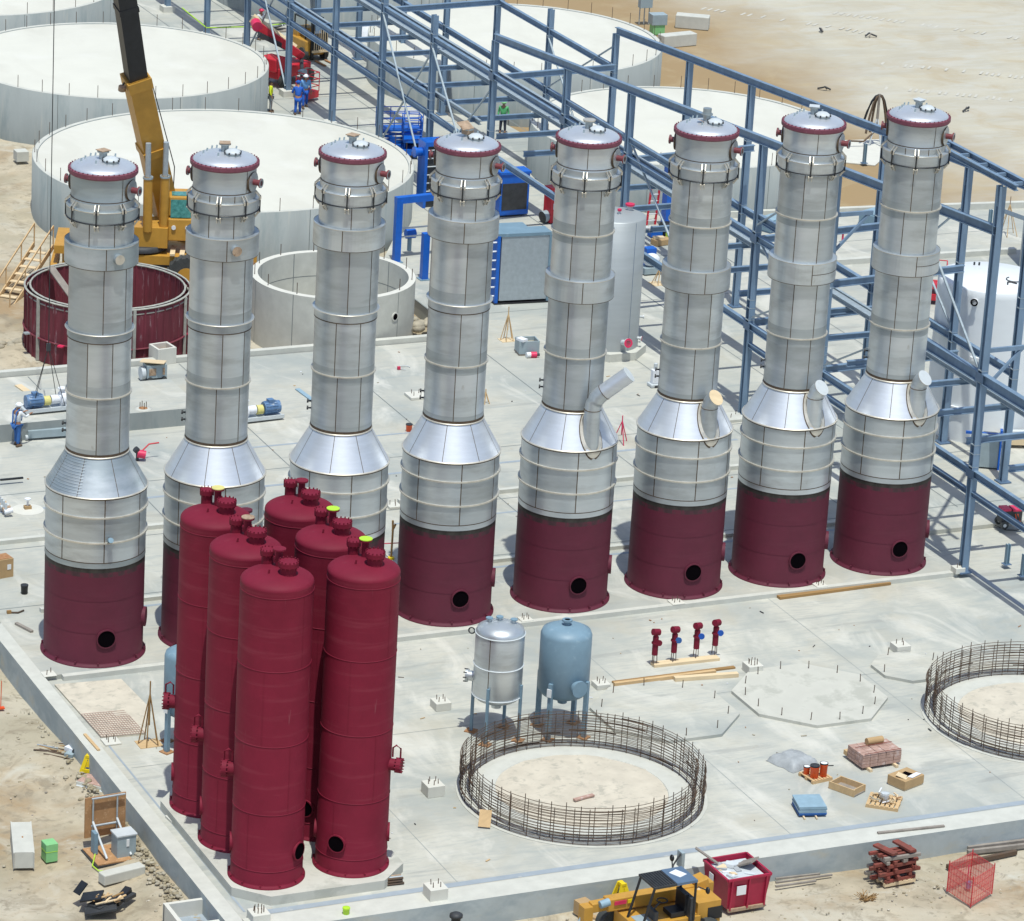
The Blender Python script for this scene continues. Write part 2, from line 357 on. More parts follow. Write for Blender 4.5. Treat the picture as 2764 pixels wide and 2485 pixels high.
for x in (8, 14.5, 21, 27.5, 33.4, 37.8, 44): line((x, 4, 0), (x, 27.9, 0), .04, 'joint', z4*1.5)
for x in (27.5, 33.4, 37.8, 44): line((x, 28, 0), (x, 100, 0), .05, 'joint', z4*1.5)
for x in (6.4, 17.8, 26.4): line((x, -20.2, 0), (x, -2, 0), .022, 'tank_concrete', ZF+z4)
line((-.3, -9.4, 0), (60, -9.4, 0), .022, 'tank_concrete', ZF+z4*1.5)
struct('slab_joints', s)
s = M(); z = ZF+.006
line((-.2, -20.3, 0), (80, -20.3, 0), .28, 'strip', z); line((35.1, -1.6, 0), (35.1, -20.1, 0), .22, 'strip', z)
line((-.43, -2.4, 0), (-.43, -20.1, 0), .07, 'strip', z)
line((0, 13.3, 0), (33, 13.3, 0), .18, 'strip', .005); line((2, 3.1, 0), (33.8, 3.1, 0), .16, 'strip', .005)
line((12.5, 17.5, 0), (24, 17.5, 0), .14, 'strip', .005); line((16, 8.2, 0), (34, 8.2, 0), .12, 'strip', .005)
struct('drain_channel', s)
# low kerbs on the back slab
def wall(pts, w_, z0, z1, m='concrete', name='kerb', label='', mt=None):
    q = M()
    for a, b in zip(pts, pts[1:]):
        a = V((*a, 0)); b = V((*b, 0)); d = (b-a).normalized(); r = V((-d.y, d.x, 0))*w_/2
        q.prism([a-r, b-r, b+r, a+r], z0, z1, m, mt)
    return solo(name, q, label, 'kerb' if name == 'kerb' else 'wall', bevel=.02)
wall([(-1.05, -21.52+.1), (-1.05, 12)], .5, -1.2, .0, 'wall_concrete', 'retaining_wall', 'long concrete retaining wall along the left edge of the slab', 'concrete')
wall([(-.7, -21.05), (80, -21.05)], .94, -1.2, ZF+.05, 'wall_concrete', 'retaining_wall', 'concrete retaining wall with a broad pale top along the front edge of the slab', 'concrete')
wall([(-.2, -1.99), (34.3, -1.99)], .24, ZF-.3, .012, 'concrete', 'kerb', 'low kerb along the foot of the row of eight towers')
wall([(-12, 28.2), (27.5, 28.2)], .3, -1, .22, 'concrete', 'kerb', 'pale raised kerb along the back of the slab in front of the open concrete ring')
wall([(.8, 3.6), (16, 3.6)], .22, -.1, .14, 'concrete', 'kerb', 'low kerb just behind the bases of the left towers')
wall([(16.5, 3.6), (33.5, 3.6)], .22, -.1, .14, 'concrete', 'kerb', 'low kerb just behind the bases of the right towers')
wall([(1, 10.2), (14, 10.2)], .22, -.1, .16, 'concrete', 'kerb', 'middle kerb behind the left pair of towers')
wall([(17, 10.2), (31.5, 10.2)], .22, -.1, .16, 'concrete', 'kerb', 'middle kerb running behind the fourth and fifth towers')
a = at(3, 1, 550, 270, .0); b = at(3, 1, 1950, 180, 0.)
wall([(a.x, a.y), (b.x, b.y)], .3, -.1, .25, 'concrete', 'kerb', 'low concrete wall running behind the white tank')
a = at(3, 0, 560, 1650, .1); b = at(3, 0, 920, 1635, .1); c_ = at(3, 0, 2022, 1600, .1)
wall([(a.x-8, a.y+1), (a.x, a.y), (b.x, b.y), (c_.x, c_.y)], .3, -.3, .3, 'concrete', 'kerb', 'far kerb between the concrete yard and the brown earth')
# raised plinth beside the worker
p = M(); p.prism([(-6, 20.6), (12.8, 20.6), (12.8, 24.2), (-6, 24.2)], -.1, .72, 'tank_concrete', 'slab')
solo('plinth', p, 'raised concrete plinth carrying the pump skid next to the worker in white helmet', 'plinth', bevel=.03)
q = at(0, 1, 1115, 1520, 0); p = M(); p.lathe([(.34, 0), (.34, .72), (.2, .74), (0.001, .74)], 'concrete', n=24); p.disc((0, 0, .745), .18, 'rust', 16)
for k_ in range(4): p.cyl((.13*cos(k_*pi/2), .13*sin(k_*pi/2), .7), (.13*cos(k_*pi/2), .13*sin(k_*pi/2), 1.0), .015, 'rebar', 6)
solo('round_pier', p, 'round concrete pier with rusty top and bolts in front of the plinth', 'pier', q+V((-.05, -.1, 0)))

# ------------------------------------------------------------------ stainless towers
TX = [1.53, 5.75, 10.30, 14.50, 19.05, 23.59, 27.83, 32.07]
def seam(m, prof, ang, w_=.035, e=.004, mt='weld'):
    for (r0, z0), (r1, z1) in zip(prof, prof[1:]):
        pts = []
        for r, z in ((r0, z0), (r1, z1)):
            for k in (-1, 1):
                a = ang+k*w_/2/r; pts.append(((r+e)*cos(a), (r+e)*sin(a), z))
        m.add(pts, [(0, 1, 3, 2)], mt)
def band(m, r, z, h, mt, e=.003, n=64): m.lathe([(r+e, z), (r+e, z+h)], mt, n=n)
CONE = [(1.71, 6.05), (1.05, 7.22)]
def conez(r): return 6.05+(1.71-r)/(1.71-1.05)*1.17
def flange_nozzle(m, p, d, L, r, rf, mt, mc='ring_steel'):
    p = V(p); d = V(d).normalized(); m.cyl(p, p+d*L, r, mt, 16); m.cyl(p+d*(L-.05), p+d*L, rf, mt, 20, mc=mc)
def make_tower(i):
    x = TX[i]; right = i >= 4; rnd = random.Random(i)
    names = ['leftmost steel tower, with ridged dull cone and small blue capped nozzle', 'second steel tower from the left, its red skirt half hidden by the red vessels',
             'third steel tower from the left, rising behind the red vessels with lime caps', 'fourth steel tower from the left, with a rusty tilted plate on its dome',
             'steel tower whose cone carries a long bent pipe pointing up to the right', 'steel tower with a peach coloured disc on its cone pipe',
             'second steel tower from the right, with grey disc on its cone pipe', 'rightmost steel tower standing beside the blue steel frame']
    t = thing('steel_tower', names[i], 'tower', (x, 0, 0), 0, 'eight stainless steel towers on red skirts')
    sm = 'stainless%d' % (i % 4) if i else 'dull_stainless'
    # red skirt with its base flange and hatch
    m = M(); m.lathe([(1.79, 0), (1.79, .05), (1.70, .07), (1.685, .14), (1.685, 3.5)], 'maroon', n=72)
    for k in range(14): m.box((1.74*cos(k*pi/7), 1.74*sin(k*pi/7), .11), (.06, .06, .12), 'maroon', k*pi/7)
    for z_ in (1.2, 2.35): band(m, 1.685, z_, .02, 'maroon', .006)
    sk = m.build('skirt', t)
    ha = TH+R(21); hd = V((cos(ha), sin(ha), 0)); hc = hd*1.64+V((0, 0, 1.02))
    m = M(); m.cyl(hc, hc+hd*.095, .34, 'maroon', 28, caps=False); m.cyl(hc, hc+hd*.095, .30, 'opening_shade', 28, caps=False)
    u = V((-hd.y, hd.x, 0)); ring = []
    for rr in (.30, .34): ring += [hc+hd*.095+(u*cos(2*pi*k/28)+V((0, 0, 1))*sin(2*pi*k/28))*rr for k in range(28)]
    m.add(ring, [(k, (k+1) % 28, 28+(k+1) % 28, 28+k) for k in range(28)], 'maroon')
    m.add([hc+hd*.066+(u*cos(2*pi*k/28)+V((0, 0, 1))*sin(2*pi*k/28))*.30 for k in range(28)], [tuple(range(28))], 'opening_shade')
    m.build('hatch', sk)
    ha = TH+R(88); hd = V((cos(ha), sin(ha), 0)); m = M(); m.cyl(hd*1.6+V((0, 0, 1.3)), hd*1.78+V((0, 0, 1.3)), .34, 'maroon', 24); m.build('hatch', sk)
    # lower shell
    m = M(); pr = [(1.685, 3.5), (1.70, 3.56), (1.69, 3.75), (1.69, 6.0), (1.71, 6.05)]; m.lathe(pr[:2], 'scorch', n=72); m.lathe(pr[1:], sm, n=72)
    band(m, 1.69, 3.74, .03, 'weld', .006, 72)
    band(m, 1.685, 3.40, .10, 'scorch', .002, 72); band(m, 1.685, 3.24, .16, 'scorch_edge', .002, 72)
    an_ = [TH+R(-37+51.4*k+rnd.uniform(-4, 4)) for k in range(7)]
    for k in range(7):
        seam(m, [(1.69, 3.75), (1.69, 6.03)], an_[k], e=.007)
        for za, zb_ in ((3.77, 4.47), (4.47, 5.36), (5.36, 6.0)): m.lathe([(1.693, za), (1.693, zb_)], 'stainless%d' % rnd.choice((0, 1, 2, 3, 4)), n=11, a0=an_[k], a1=an_[k+1] if k < 6 else an_[0]+2*pi)
    sh = m.build('lower_shell', t)
    for z_ in (4.47, 5.36):
        m = M(); m.lathe([(1.69, z_-.025), (1.755, z_-.025), (1.755, z_+.025), (1.69, z_+.025)], 'ring_steel', n=72, smooth=False); m.build('stiffener_ring', t)
    # cone
    m = M(); m.lathe(CONE, 'cone_steel' if i else 'dull_stainless', n=72); m.torus((0, 0, 6.05), 1.715, .03, 'ring_steel', 72)
    band(m, 1.712, 6.0, .03, 'weld', .02, 72)
    for k in range(8): seam(m, CONE, TH+R(-12+45*k+rnd.uniform(-5, 5)), .02)
    if i == 0:
        for k in range(12):                        # ridged left side of the cone
            r = 1.10+.05*k; m.lathe([(r+.008, conez(r)+.006), (r+.006, conez(r)+.02), (r-.012, conez(r)+.026)], 'dull_stainless', n=18, a0=TH-R(80), a1=TH-R(12))
    m.build('cone', t)
    # column
    cz = (11.30, 12.08) if right else (13.80, 14.55); rings = [9.25, 13.68] if right else [9.33, 11.55]
    m = M(); m.lathe([(1.05, 7.22), (1.05, 16.02), (1.03, 16.06), (1.06, 16.5), (1.06, 16.9)], sm, n=64)
    m.torus((0, 0, 7.24), 1.055, .035, 'ring_steel', 64); band(m, 1.05, 7.27, .09, 'weld', .012); 
    band(m, 1.05, 7.36, .16, 'tint', .006)
    tiers = sorted([7.3, 16.0]+list(cz)+rings+[15.3])
    for a_, b_ in zip(tiers, tiers[1:]):
        if abs(a_-cz[0]) < .01: continue
        o_ = rnd.uniform(-28, 12)
        an_ = [TH+R(o_+q_) for q_ in (0, 46, 120, 195, 270)]; mp_ = rnd.choice((0, 1, 1, 3, 4, 5)) if i else 5
        for k in range(5):
            seam(m, [(1.05, a_), (1.05, b_)], an_[k], .028, .008)
            m.lathe([(1.0535, a_+.02), (1.0535, b_-.02)], 'stainless%d' % ((mp_, rnd.choice((0, 1, 2, 3, 4)))[rnd.random() < .45]), n=14, a0=an_[k], a1=an_[k+1] if k < 4 else an_[0]+2*pi)
    o_ = rnd.uniform(-20, 40); seam(m, [(1.05, 16.08), (1.06, 16.5), (1.06, 16.88)], TH+R(o_+15), .022)
    band(m, 1.045, 16.03, .03, 'weld', .006)
    for z_ in rings: band(m, 1.055, z_+.03, rnd.uniform(.2, .4), 'tint', .0015); band(m, 1.055, z_-.30, .22, 'tint', .0015)
    m.build('column_shell', t)
    for z_ in rings:
        m = M()
        if not right and z_ > 11:
            m.lathe([(1.05, z_-.30), (1.075, z_-.30), (1.075, z_-.03), (1.14, z_-.03), (1.14, z_+.01), (1.05, z_+.01)], sm, n=64, smooth=False); band(m, 1.06, z_-.33, .035, 'weld', .02)
            m.torus((0, 0, z_-.01), 1.14, .018, 'ring_steel', 64)
        else: m.lathe([(1.05, z_-.02), (1.115, z_-.02), (1.115, z_+.02), (1.05, z_+.02)], 'ring_steel', n=64, smooth=False)
        m.build('stiffener_ring', t)
    m = M(); m.lathe([(1.05, cz[0]), (1.205, cz[0]), (1.22, cz[0]+.02), (1.22, cz[1]-.02), (1.205, cz[1]), (1.05, cz[1])], sm, n=64, smooth=False)
    band(m, 1.205, cz[0]-.005, .018, 'weld', .018)
    band(m, 1.205, cz[1]-.02, .024, 'ring_steel', .019)
    seam(m, [(1.22, cz[0]+.02), (1.22, cz[1]-.02)], TH+R((14, 12, -8, 3, 5, 14, 14, 14)[i]), .03); seam(m, [(1.22, cz[0]+.02), (1.22, cz[1]-.02)], TH+R(140), .03)
    if i >= 6:
        zz = (cz[0]+cz[1])/2; m.lathe([(1.226, zz), (1.226, zz+.02)], 'weld', n=30, a0=TH+R(14), a1=TH+R(110))
    co = m.build('collar', t)
    if i < 2:
        a = TH+R(33 if i == 0 else 26); d = V((cos(a), sin(a), 0)); m = M(); m.cyl(d*1.15+V((0, 0, 14.2)), d*1.36+V((0, 0, 14.2)), .17, 'dull_stainless', 24, mc='rusty_plate' if i else 'ring_steel'); m.build('nozzle', co)
    # clamp band with brackets
    m = M(); m.lathe([(1.05, 15.36), (1.17, 15.38), (1.19, 15.74), (1.17, 15.76), (1.05, 15.77)], sm, n=64, smooth=False)
    band(m, 1.185, 15.73, .03, 'ring_steel', .008); m.torus((0, 0, 15.36), 1.18, .022, 'black', 64)
    cb = m.build('clamp_band', t)
    for k in range(8):
        a = TH+R(-3+45*k); d = V((cos(a), sin(a), 0)); u = V((-sin(a), cos(a), 0)); m = M()
        for e_ in (-.06, .06):
            m.bar(d*1.05+u*e_+V((0, 0, 15.98)), d*1.22+u*e_+V((0, 0, 15.80)), .025, .05, 'ring_steel'); m.bar(d*1.22+u*e_+V((0, 0, 15.80)), d*1.22+u*e_+V((0, 0, 15.70)), .025, .05, 'ring_steel')
            m.bar(d*1.06+u*e_+V((0, 0, 15.10)), d*1.2+u*e_+V((0, 0, 15.30)), .025, .05, 'ring_steel')
        m.bar(d*1.215+V((0, 0, 15.28)), d*1.215+V((0, 0, 15.84)), .035, .035, 'black')
        m.bar(d*1.1+V((0, 0, 15.28)), d*1.24+V((0, 0, 15.28)), .16, .03, 'ring_steel')
        m.build('bracket', cb)
    # head flange, dome
    m = M(); m.lathe([(1.06, 16.80), (1.12, 16.82), (1.15, 16.86), (1.15, 16.98), (1.11, 17.0), (1.03, 17.0)], 'flange_red', n=64, smooth=False)
    for k in range(40): a = 2*pi*k/40; m.box((1.12*cos(a), 1.12*sin(a), 17.01), (.035, .035, .04), 'flange_red', a)
    m.build('head_flange', t)
    dp = [(1.07*cos(q_), 16.98+.27*sin(q_)) for q_ in [pi/2*j/9 for j in range(10)]]; m = M(); m.lathe(dp[:-1]+[(.001, 17.25)], 'dome_top', n=64)
    seam(m, [(.3, 17.24), (.85, 17.145)], TH+R(-70), .02, .006)
    dm = m.build('dome', t)
    def lz(px, py): r = min(.999, sqrt(px*px+py*py)/1.07); return 16.98+.27*sqrt(1-r*r)
    def loc(r_, f_): p_ = RH*r_-FH*f_; return V((p_.x, p_.y, lz(p_.x, p_.y)))
    for r_, f_ in ((-.62, -.15), (-.5, -.62), (-.35, -.72), (.3, -.72), (-.2, .45), (-.72, .1)):
        p_ = loc(r_, f_); m = M(); m.bar(p_-V((0, 0, .02)), p_+V((.02, 0, .10)), .03, .05, 'grey_paint'); m.build('lifting_lug', dm)
    p_ = loc(-.02, -.1); m = M(); m.cyl(p_-V((0, 0, .05)), p_+V((0, 0, .24)), .13, 'dull_stainless', 20); m.cyl(p_+V((0, 0, .22)), p_+V((0, 0, .26)), .2, 'dull_stainless', 24)
    tp = m.build('nozzle', dm); m = M()
    zc = p_.z+.285
    if i == 3:
        m.box((p_.x-.1, p_.y, zc+.08), (.5, .4, .02), 'rusty_plate', .3, .5); m.box((p_.x, p_.y, zc-.12), (.3, .3, .2), 'rusty_plate', .5)
    elif i in (4,): m.cyl((p_.x, p_.y, zc-.02), (p_.x, p_.y, zc+.02), .22, 'ring_steel', 20)
    elif i == 5: m.add([(p_.x-.3-.13*cos(k), p_.y-.13-.13*sin(k), lz(p_.x-.3, p_.y-.13)+.07+.05*cos(k)) for k in [j*.524 for j in range(12)]], [tuple(range(12))], 'rusty_plate'); m.cyl((p_.x, p_.y, zc-.03), (p_.x, p_.y, zc+.16), .15, 'dull_stainless', 20)
    else: m.box((p_.x, p_.y, zc), (.36, .36, .025), 'rusty_plate' if i < 4 else 'light_grey', .35+i*.9)
    m.build('cover_plate', tp)
    p_ = loc(.27, .22); m = M(); m.cyl(p_-V((0, 0, .1)), p_+V((0, 0, .06)), .25, 'dull_stainless', 24); m.lathe([(.27, .06), (.27, .08), (.24, .11), (.16, .17), (.001, .19)], 'light_grey', tuple(p_), 24)
    for k in range(8): a = k*pi/4; m.box((p_.x+.28*cos(a), p_.y+.28*sin(a), p_.z+.07), (.05, .04, .07), 'dark', a)
    m.build('manway', dm)
    # side nozzles
    for a, L in ((TH+R(68), .27), (TH+R(-104), .20)):
        d = V((cos(a), sin(a), 0)); m = M(); c0 = d*1.0+V((0, 0, 16.38 if a > TH else 16.45))
        m.cyl(c0, c0+d*.085, .33, sm, 28); m.cyl(c0, c0+d*.075, .345, 'weld', 28); flange_nozzle(m, c0, d, L+.1, .1, .16, 'red_nozzle', 'dull_stainless'); m.build('side_nozzle', t)
    for zz in (8.05, 7.8):
        a = TH+R(-92); d = V((cos(a), sin(a), 0)); m = M(); flange_nozzle(m, d*1.0+V((0, 0, zz)), d, .2, .03, .07, 'dark', 'dark'); m.build('sample_valve', t)
    if i == 0:
        a = TH+R(22); d = V((cos(a), sin(a), .35)); m = M(); c0 = d*1.60+V((0, 0, 3.98)); m.cyl(c0, c0+d*.2, .06, 'dark', 12); m.cyl(c0+d*.18, c0+d*.32, .09, 'light_blue', 12, mc='sheet_blue'); m.build('nozzle', t)
    if right:                                      # stub pipe growing out of the cone
        a = TH+R(30 if i == 4 else 33); rc = 1.42; px, py = rc*cos(a), rc*sin(a); rp_ = .29; m = M(); n = 28
        def sad(q_, r_, e_): X = px+r_*cos(q_); Y = py+r_*sin(q_); rr = sqrt(X*X+Y*Y); return (X*(1+e_/rr), Y*(1+e_/rr), (conez(min(rr, 1.71)) if rr < 1.71 else 6.05-(rr-1.71)*4)+e_)
        def ringp(r_, e_):
            o = []
            for k in range(n):
                X = px+r_*cos(2*pi*k/n); Y = py+r_*sin(2*pi*k/n); rr = sqrt(X*X+Y*Y)
                if rr > 1.69: f_ = 1.69/rr; o.append((X*f_*(1+e_), Y*f_*(1+e_), 6.05-(rr-1.69)*2.2+e_))
                else: o.append((X*(1+e_), Y*(1+e_), conez(rr)+e_))
            return o
        r1 = ringp(.285, .012); r2 = ringp(.40, .012); r0 = ringp(.43, .006)
        m.add(r1+r2, [(k, (k+1) % n, n+(k+1) % n, n+k) for k in range(n)], 'ring_steel', True); m.add(r2+r0, [(k, (k+1) % n, n+(k+1) % n, n+k) for k in range(n)], 'weld', True)
        m.build('saddle_pad', t)
        m = M(); c0 = V((px, py, 5.7)); hz_ = 7.5 if i == 4 else 7.15; c1 = V((px, py, hz_)); m.tube([c0, c1], rp_, sm, 28, False); m.torus((px, py, hz_), rp_, .015, 'weld', 28)
        if i == 4:
            bd = (RH*.95-FH*.12+V((0, 0, .85))).normalized(); pts = [c1]
            for k in range(1, 7): tt = k/6; dd = (V((0, 0, 1))*(1-tt)+bd*tt).normalized(); pts.append(pts[-1]+dd*.13)
            m.tube(pts, rp_, sm, 28, False); pe = pts[-1]; m.tube([pe, pe+bd*1.12], rp_, 'cone_steel', 28, False); m.cyl(pe, pe+bd*.02, rp_+.012, 'weld', 28)
            m.cyl(pe+bd*1.11, pe+bd*1.13, rp_+.005, 'light_grey', 28); 
        else:
            bd = (V((.28, -.62, 0))+V((0, 0, .62))).normalized(); pts = [c1]
            for k in range(1, 6): tt = k/5; dd = (V((0, 0, 1))*(1-tt)+bd*tt).normalized(); pts.append(pts[-1]+dd*.10)
            m.tube(pts, rp_, sm, 28, False); pe = pts[-1]; m.cyl(pe, pe+bd*.03, rp_+.015, 'ring_steel', 28, mc={5: 'cardboard'}.get(i, 'light_grey') if 0 else ('pale_wood' if i == 5 else 'light_grey'))
        m.build('cone_pipe', t)
for i in range(8): make_tower(i)

# ------------------------------------------------------------------ six red vessels on one pad
def pad(poly, z0, z1, label, name='foundation_pad', m='pad', stubs=(), cat='pad', group=None, loc=None):
    q = M(); cx = sum(p[0] for p in poly)/len(poly); cy = sum(p[1] for p in poly)/len(poly)
    q.prism([(p[0]-cx, p[1]-cy) for p in poly], 0, z1-z0, m); o = tag(q.build(name, None, .02), label, cat, group); o.location = (cx, cy, z0)
    for x, y in stubs: q = M(); q.tube([(x-cx, y-cy, z1-z0), (x-cx+random.uniform(-.02, .02), y-cy, z1-z0+.28)], .016, 'rebar', 5); q.build('anchor_bolt', o)
    return o
pad([(-.45, -19.0), (.45, -19.95), (4.1, -19.95), (5.1, -19.0), (5.1, -12.6), (4.1, -11.6), (.45, -11.6), (-.45, -12.6)], ZF-.05, .14, 'pale chamfered foundation pad under the six red vessels')
def bolted_cap(m, c0, r, h, mt, n=14):
    c0 = V(c0); m.cyl(c0-V((0, 0, .12)), c0+V((0, 0, h-.1)), r*.80, mt, 24); m.cyl(c0+V((0, 0, h-.12)), c0+V((0, 0, h-.05)), r, mt, 28); m.cyl(c0+V((0, 0, h-.045)), c0+V((0, 0, h+.02)), r, mt, 28)
    for k in range(n): a = 2*pi*k/n; m.cyl((c0.x+r*.93*cos(a), c0.y+r*.93*sin(a), c0.z+h-.16), (c0.x+r*.93*cos(a), c0.y+r*.93*sin(a), c0.z+h+.07), r*.075, mt, 6)
def make_vessel(x, y, label, cap, lime, k7=0):
    t = thing('red_vessel', label, 'vessel', (x, y, .14), 0, 'red primer painted vessels'); H = 9.5
    m = M(); m.lathe([(1.17, 0), (1.17, .05), (1.10, .07), (1.085, .12), (1.085, H)], 'red_primer', n=64)
    dm = [(1.085*cos(q_)**.75 if q_ < 1.5 else .001, H+.28*sin(q_)) for q_ in [pi/2*j/12 for j in range(13)]]; m.lathe(dm, 'red_primer', n=64)
    for k in range(12): a = k*pi/6; m.box((1.14*cos(a), 1.14*sin(a), .09), (.05, .05, .08), 'red_primer', a)
    for z_ in (.55, 2.4, 4.6, 7.0, 9.3): m.torus((0, 0, z_), 1.086, .012, 'red_primer', 64, 5)
    for a_, z0_, z1_ in ((-30, .6, 2.4), (35, 2.4, 4.6), (-12, 4.6, 7), (52, 7, 9.3)): seam(m, [(1.085, z0_), (1.085, z1_)], TH+R(a_+k7), .03, .006, 'red_primer')
    m.build('shell', t)
    def top(r_, f_): p_ = RH*r_-FH*f_; return V((p_.x, p_.y, H+.28*sqrt(max(0, 1-(p_.length/1.085)**2.6))))
    m = M(); bolted_cap(m, top(.32, .16), .30, .36, 'red_primer'); m.build('manway', t)
    m = M(); bolted_cap(m, top(-.36, -.72), .22, .42, 'red_primer', 12); m.build('manway', t)
    p_ = top(.0, -.42); m = M(); m.cyl(p_-V((0, 0, .1)), p_+V((0, 0, .52)), .11, 'red_primer', 18); m.cyl(p_+V((0, 0, .5)), p_+V((0, 0, .55)), .2, 'red_primer', 24); nz = m.build('nozzle', t)
    if cap: m = M(); m.cyl(p_+V((0, 0, .553)), p_+V((0, 0, .575)), .2, cap, 24); m.build('cap', nz)
    for r_, f_ in ((-.25, .25), (.1, -.75)):
        p_ = top(r_, f_); m = M(); m.bar(p_, p_+V((.03, 0, .12)), .03, .05, 'red_primer'); m.build('lifting_lug', t)
    # side manway with davit, skirt openings
    for az, z_, r_ in ((-93, 3.35, .27), (96, 3.4, .23)):
        if lime and az < 0: continue
        if not lime and az > 0: continue
        a = TH+R(az if az < 0 else 78); d = V((cos(a), sin(a), 0)); c0 = d*.95+V((0, 0, z_)); m = M(); m.cyl(c0, c0+d*.36, r_*.8, 'red_primer', 24); m.cyl(c0+d*.34, c0+d*.48, r_, 'red_primer', 28)
        u = V((-sin(a), cos(a), 0))
        for k in range(14): q_ = 2*pi*k/14; b_ = c0+(u*cos(q_)+V((0, 0, 1))*sin(q_))*r_*.94; m.cyl(b_+d*.3, b_+d*.52, .02, 'red_primer', 6)
        mw = m.build('manway', t); m = M(); m.tube([c0+d*.2+V((0, 0, .25)), c0+d*.2+V((0, 0, .55)), c0+d*.3+V((0, 0, .64)), c0+d*.44+V((0, 0, .55)), c0+d*.44+V((0, 0, .26))], .03, 'red_primer', 8); m.build('davit', mw)
    for az in (-92, -22, 92) if lime else (-85, 62):
        a = TH+R(az); d = V((cos(a), sin(a), 0)); u = V((-sin(a), cos(a), 0)); c0 = d*1.0+V((0, 0, 1.05)); m = M(); up_ = V((0, 0, 1)); r_ = .255
        m.cyl(c0, c0+d*.135, r_+.035, 'red_primer', 24, caps=False); rg = []
        for rr in (r_, r_+.035): rg += [c0+d*.135+(u*cos(2*pi*k/24)+up_*sin(2*pi*k/24))*rr for k in range(24)]
        m.add(rg, [(k, (k+1) % 24, 24+(k+1) % 24, 24+k) for k in range(24)], 'red_primer'); m.cyl(c0+d*.10, c0+d*.135, r_, 'opening_shade', 24, caps=False)
        m.add([c0+d*.108+(u*cos(2*pi*k/24)+up_*sin(2*pi*k/24))*r_ for k in range(24)], [tuple(range(24))], 'opening_shade'); m.build('hatch', t)
VX = (.87, 3.6); VY = (-18.43, -15.8, -13.2)
make_vessel(VX[0], VY[0], 'front left red vessel with a plain red nozzle, nearest the camera', None, False)
make_vessel(VX[0], VY[1], 'middle vessel of the left red rank, with a pinkish capped nozzle', 'rusty_plate', False)
make_vessel(VX[0], VY[2], 'rearmost vessel of the left red rank, with dull yellow nozzle rim', 'pale_yellow', False)
make_vessel(VX[1], VY[0], 'front right red vessel with lime cap and a round hatch low on its front', 'lime', True)
make_vessel(VX[1], VY[1], 'middle vessel of the right red rank, with a lime capped nozzle', 'lime', True)
make_vessel(VX[1], VY[2], 'rearmost vessel of the right red rank, with plain red nozzle', None, True)

t = thing('red_vessel', 'shorter red vessel, coloured dull to look shaded, glimpsed behind the two ranks of red vessels', 'vessel', (3.75, -8.9, ZF), 0, 'red primer painted vessels'); m = M()
m.lathe([(.68, 0), (.62, .08), (.62, 7.2), (.55, 7.4), (.3, 7.52), (.001, 7.55)], 'maroon', n=40); m.build('shell', t); m = M(); m.cyl((-.25, 0, 7.4), (-.25, 0, 8.2), .1, 'maroon', 16); m.cyl((-.25, 0, 8.18), (-.25, 0, 8.25), .2, 'maroon', 20); m.build('nozzle', t)  # maroon body and nozzle: the shadow behind the ranks is put into the colour
# ------------------------------------------------------------------ big concrete tanks
def conc_tank(x, y, r, h, label, zb=-.8, stubs=34, topz=None):
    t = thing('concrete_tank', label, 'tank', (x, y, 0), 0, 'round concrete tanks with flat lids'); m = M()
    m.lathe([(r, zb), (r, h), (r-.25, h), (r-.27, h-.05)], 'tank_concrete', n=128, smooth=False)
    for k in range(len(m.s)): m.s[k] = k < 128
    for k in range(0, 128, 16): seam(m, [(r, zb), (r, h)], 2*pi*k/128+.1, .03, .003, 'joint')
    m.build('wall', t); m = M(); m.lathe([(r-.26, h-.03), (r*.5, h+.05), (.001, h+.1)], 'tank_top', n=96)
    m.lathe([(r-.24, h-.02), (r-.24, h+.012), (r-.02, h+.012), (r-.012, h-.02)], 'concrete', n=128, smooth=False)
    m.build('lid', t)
    for k in range(stubs):
        a = 2*pi*k/stubs+.03; m = M(); m.tube([((r-.12)*cos(a), (r-.12)*sin(a), h-.02), ((r-.12)*cos(a), (r-.12)*sin(a), h+.62)], .016, 'rebar', 4); m.build('rebar_stub', t)
    return t
conc_tank(24.1, 48.94, 8.88, 2.4, 'large round concrete tank right behind the crane and the three left towers')
conc_tank(25.05, 67.63, 7.82, 2.4, 'round concrete tank behind the black crane boom, second from the front on the left')
conc_tank(47.4, 67.76, 7.82, 2.4, 'round concrete tank at the top centre behind the steel frame')
# tank C / E / H by measurement
conc_tank(48.39, 49.5, 7.65, 2.4, 'round concrete tank behind the steel frame and the sixth tower')
conc_tank(22.6, 86.2, 8.6, 2.4, 'round concrete tank cut off by the upper left corner')
conc_tank(46.6, 88.0, 8.5, 2.4, 'farthest concrete tank, cut off by the top edge behind the frame')
# small open ring tank
t = thing('open_tank', 'open round concrete ring tank between the second and fourth towers', 'tank', (22.9, 32.0, 0)); m = M(); r = 3.54
m.lathe([(r, -.9), (r, 2.0)], 'concrete', n=96); m.lathe([(r-.3, 2.0), (r-.3, -.5)], 'concrete', n=96); m.lathe([(r, 2.0), (r-.3, 2.0)], 'white_pad', n=96); m.disc((0, 0, -.4), r-.3, 'slab', 48)
for k in range(9): seam(m, [(r, -.9), (r, 1.99)], .35+2*pi*k/9, .03, .004, 'joint')
for k in range(9):
    a = .35+2*pi*k/9; m.add([((r-.304)*cos(a+q), (r-.304)*sin(a+q), z_) for q, z_ in ((-.006, -.4), (.006, -.4), (.006, 1.98), (-.006, 1.98))], [(0, 1, 2, 3)], 'joint')
m.lathe([(r-.304, .9), (r-.304, .93)], 'joint', n=96)
m.build('ring_wall', t)
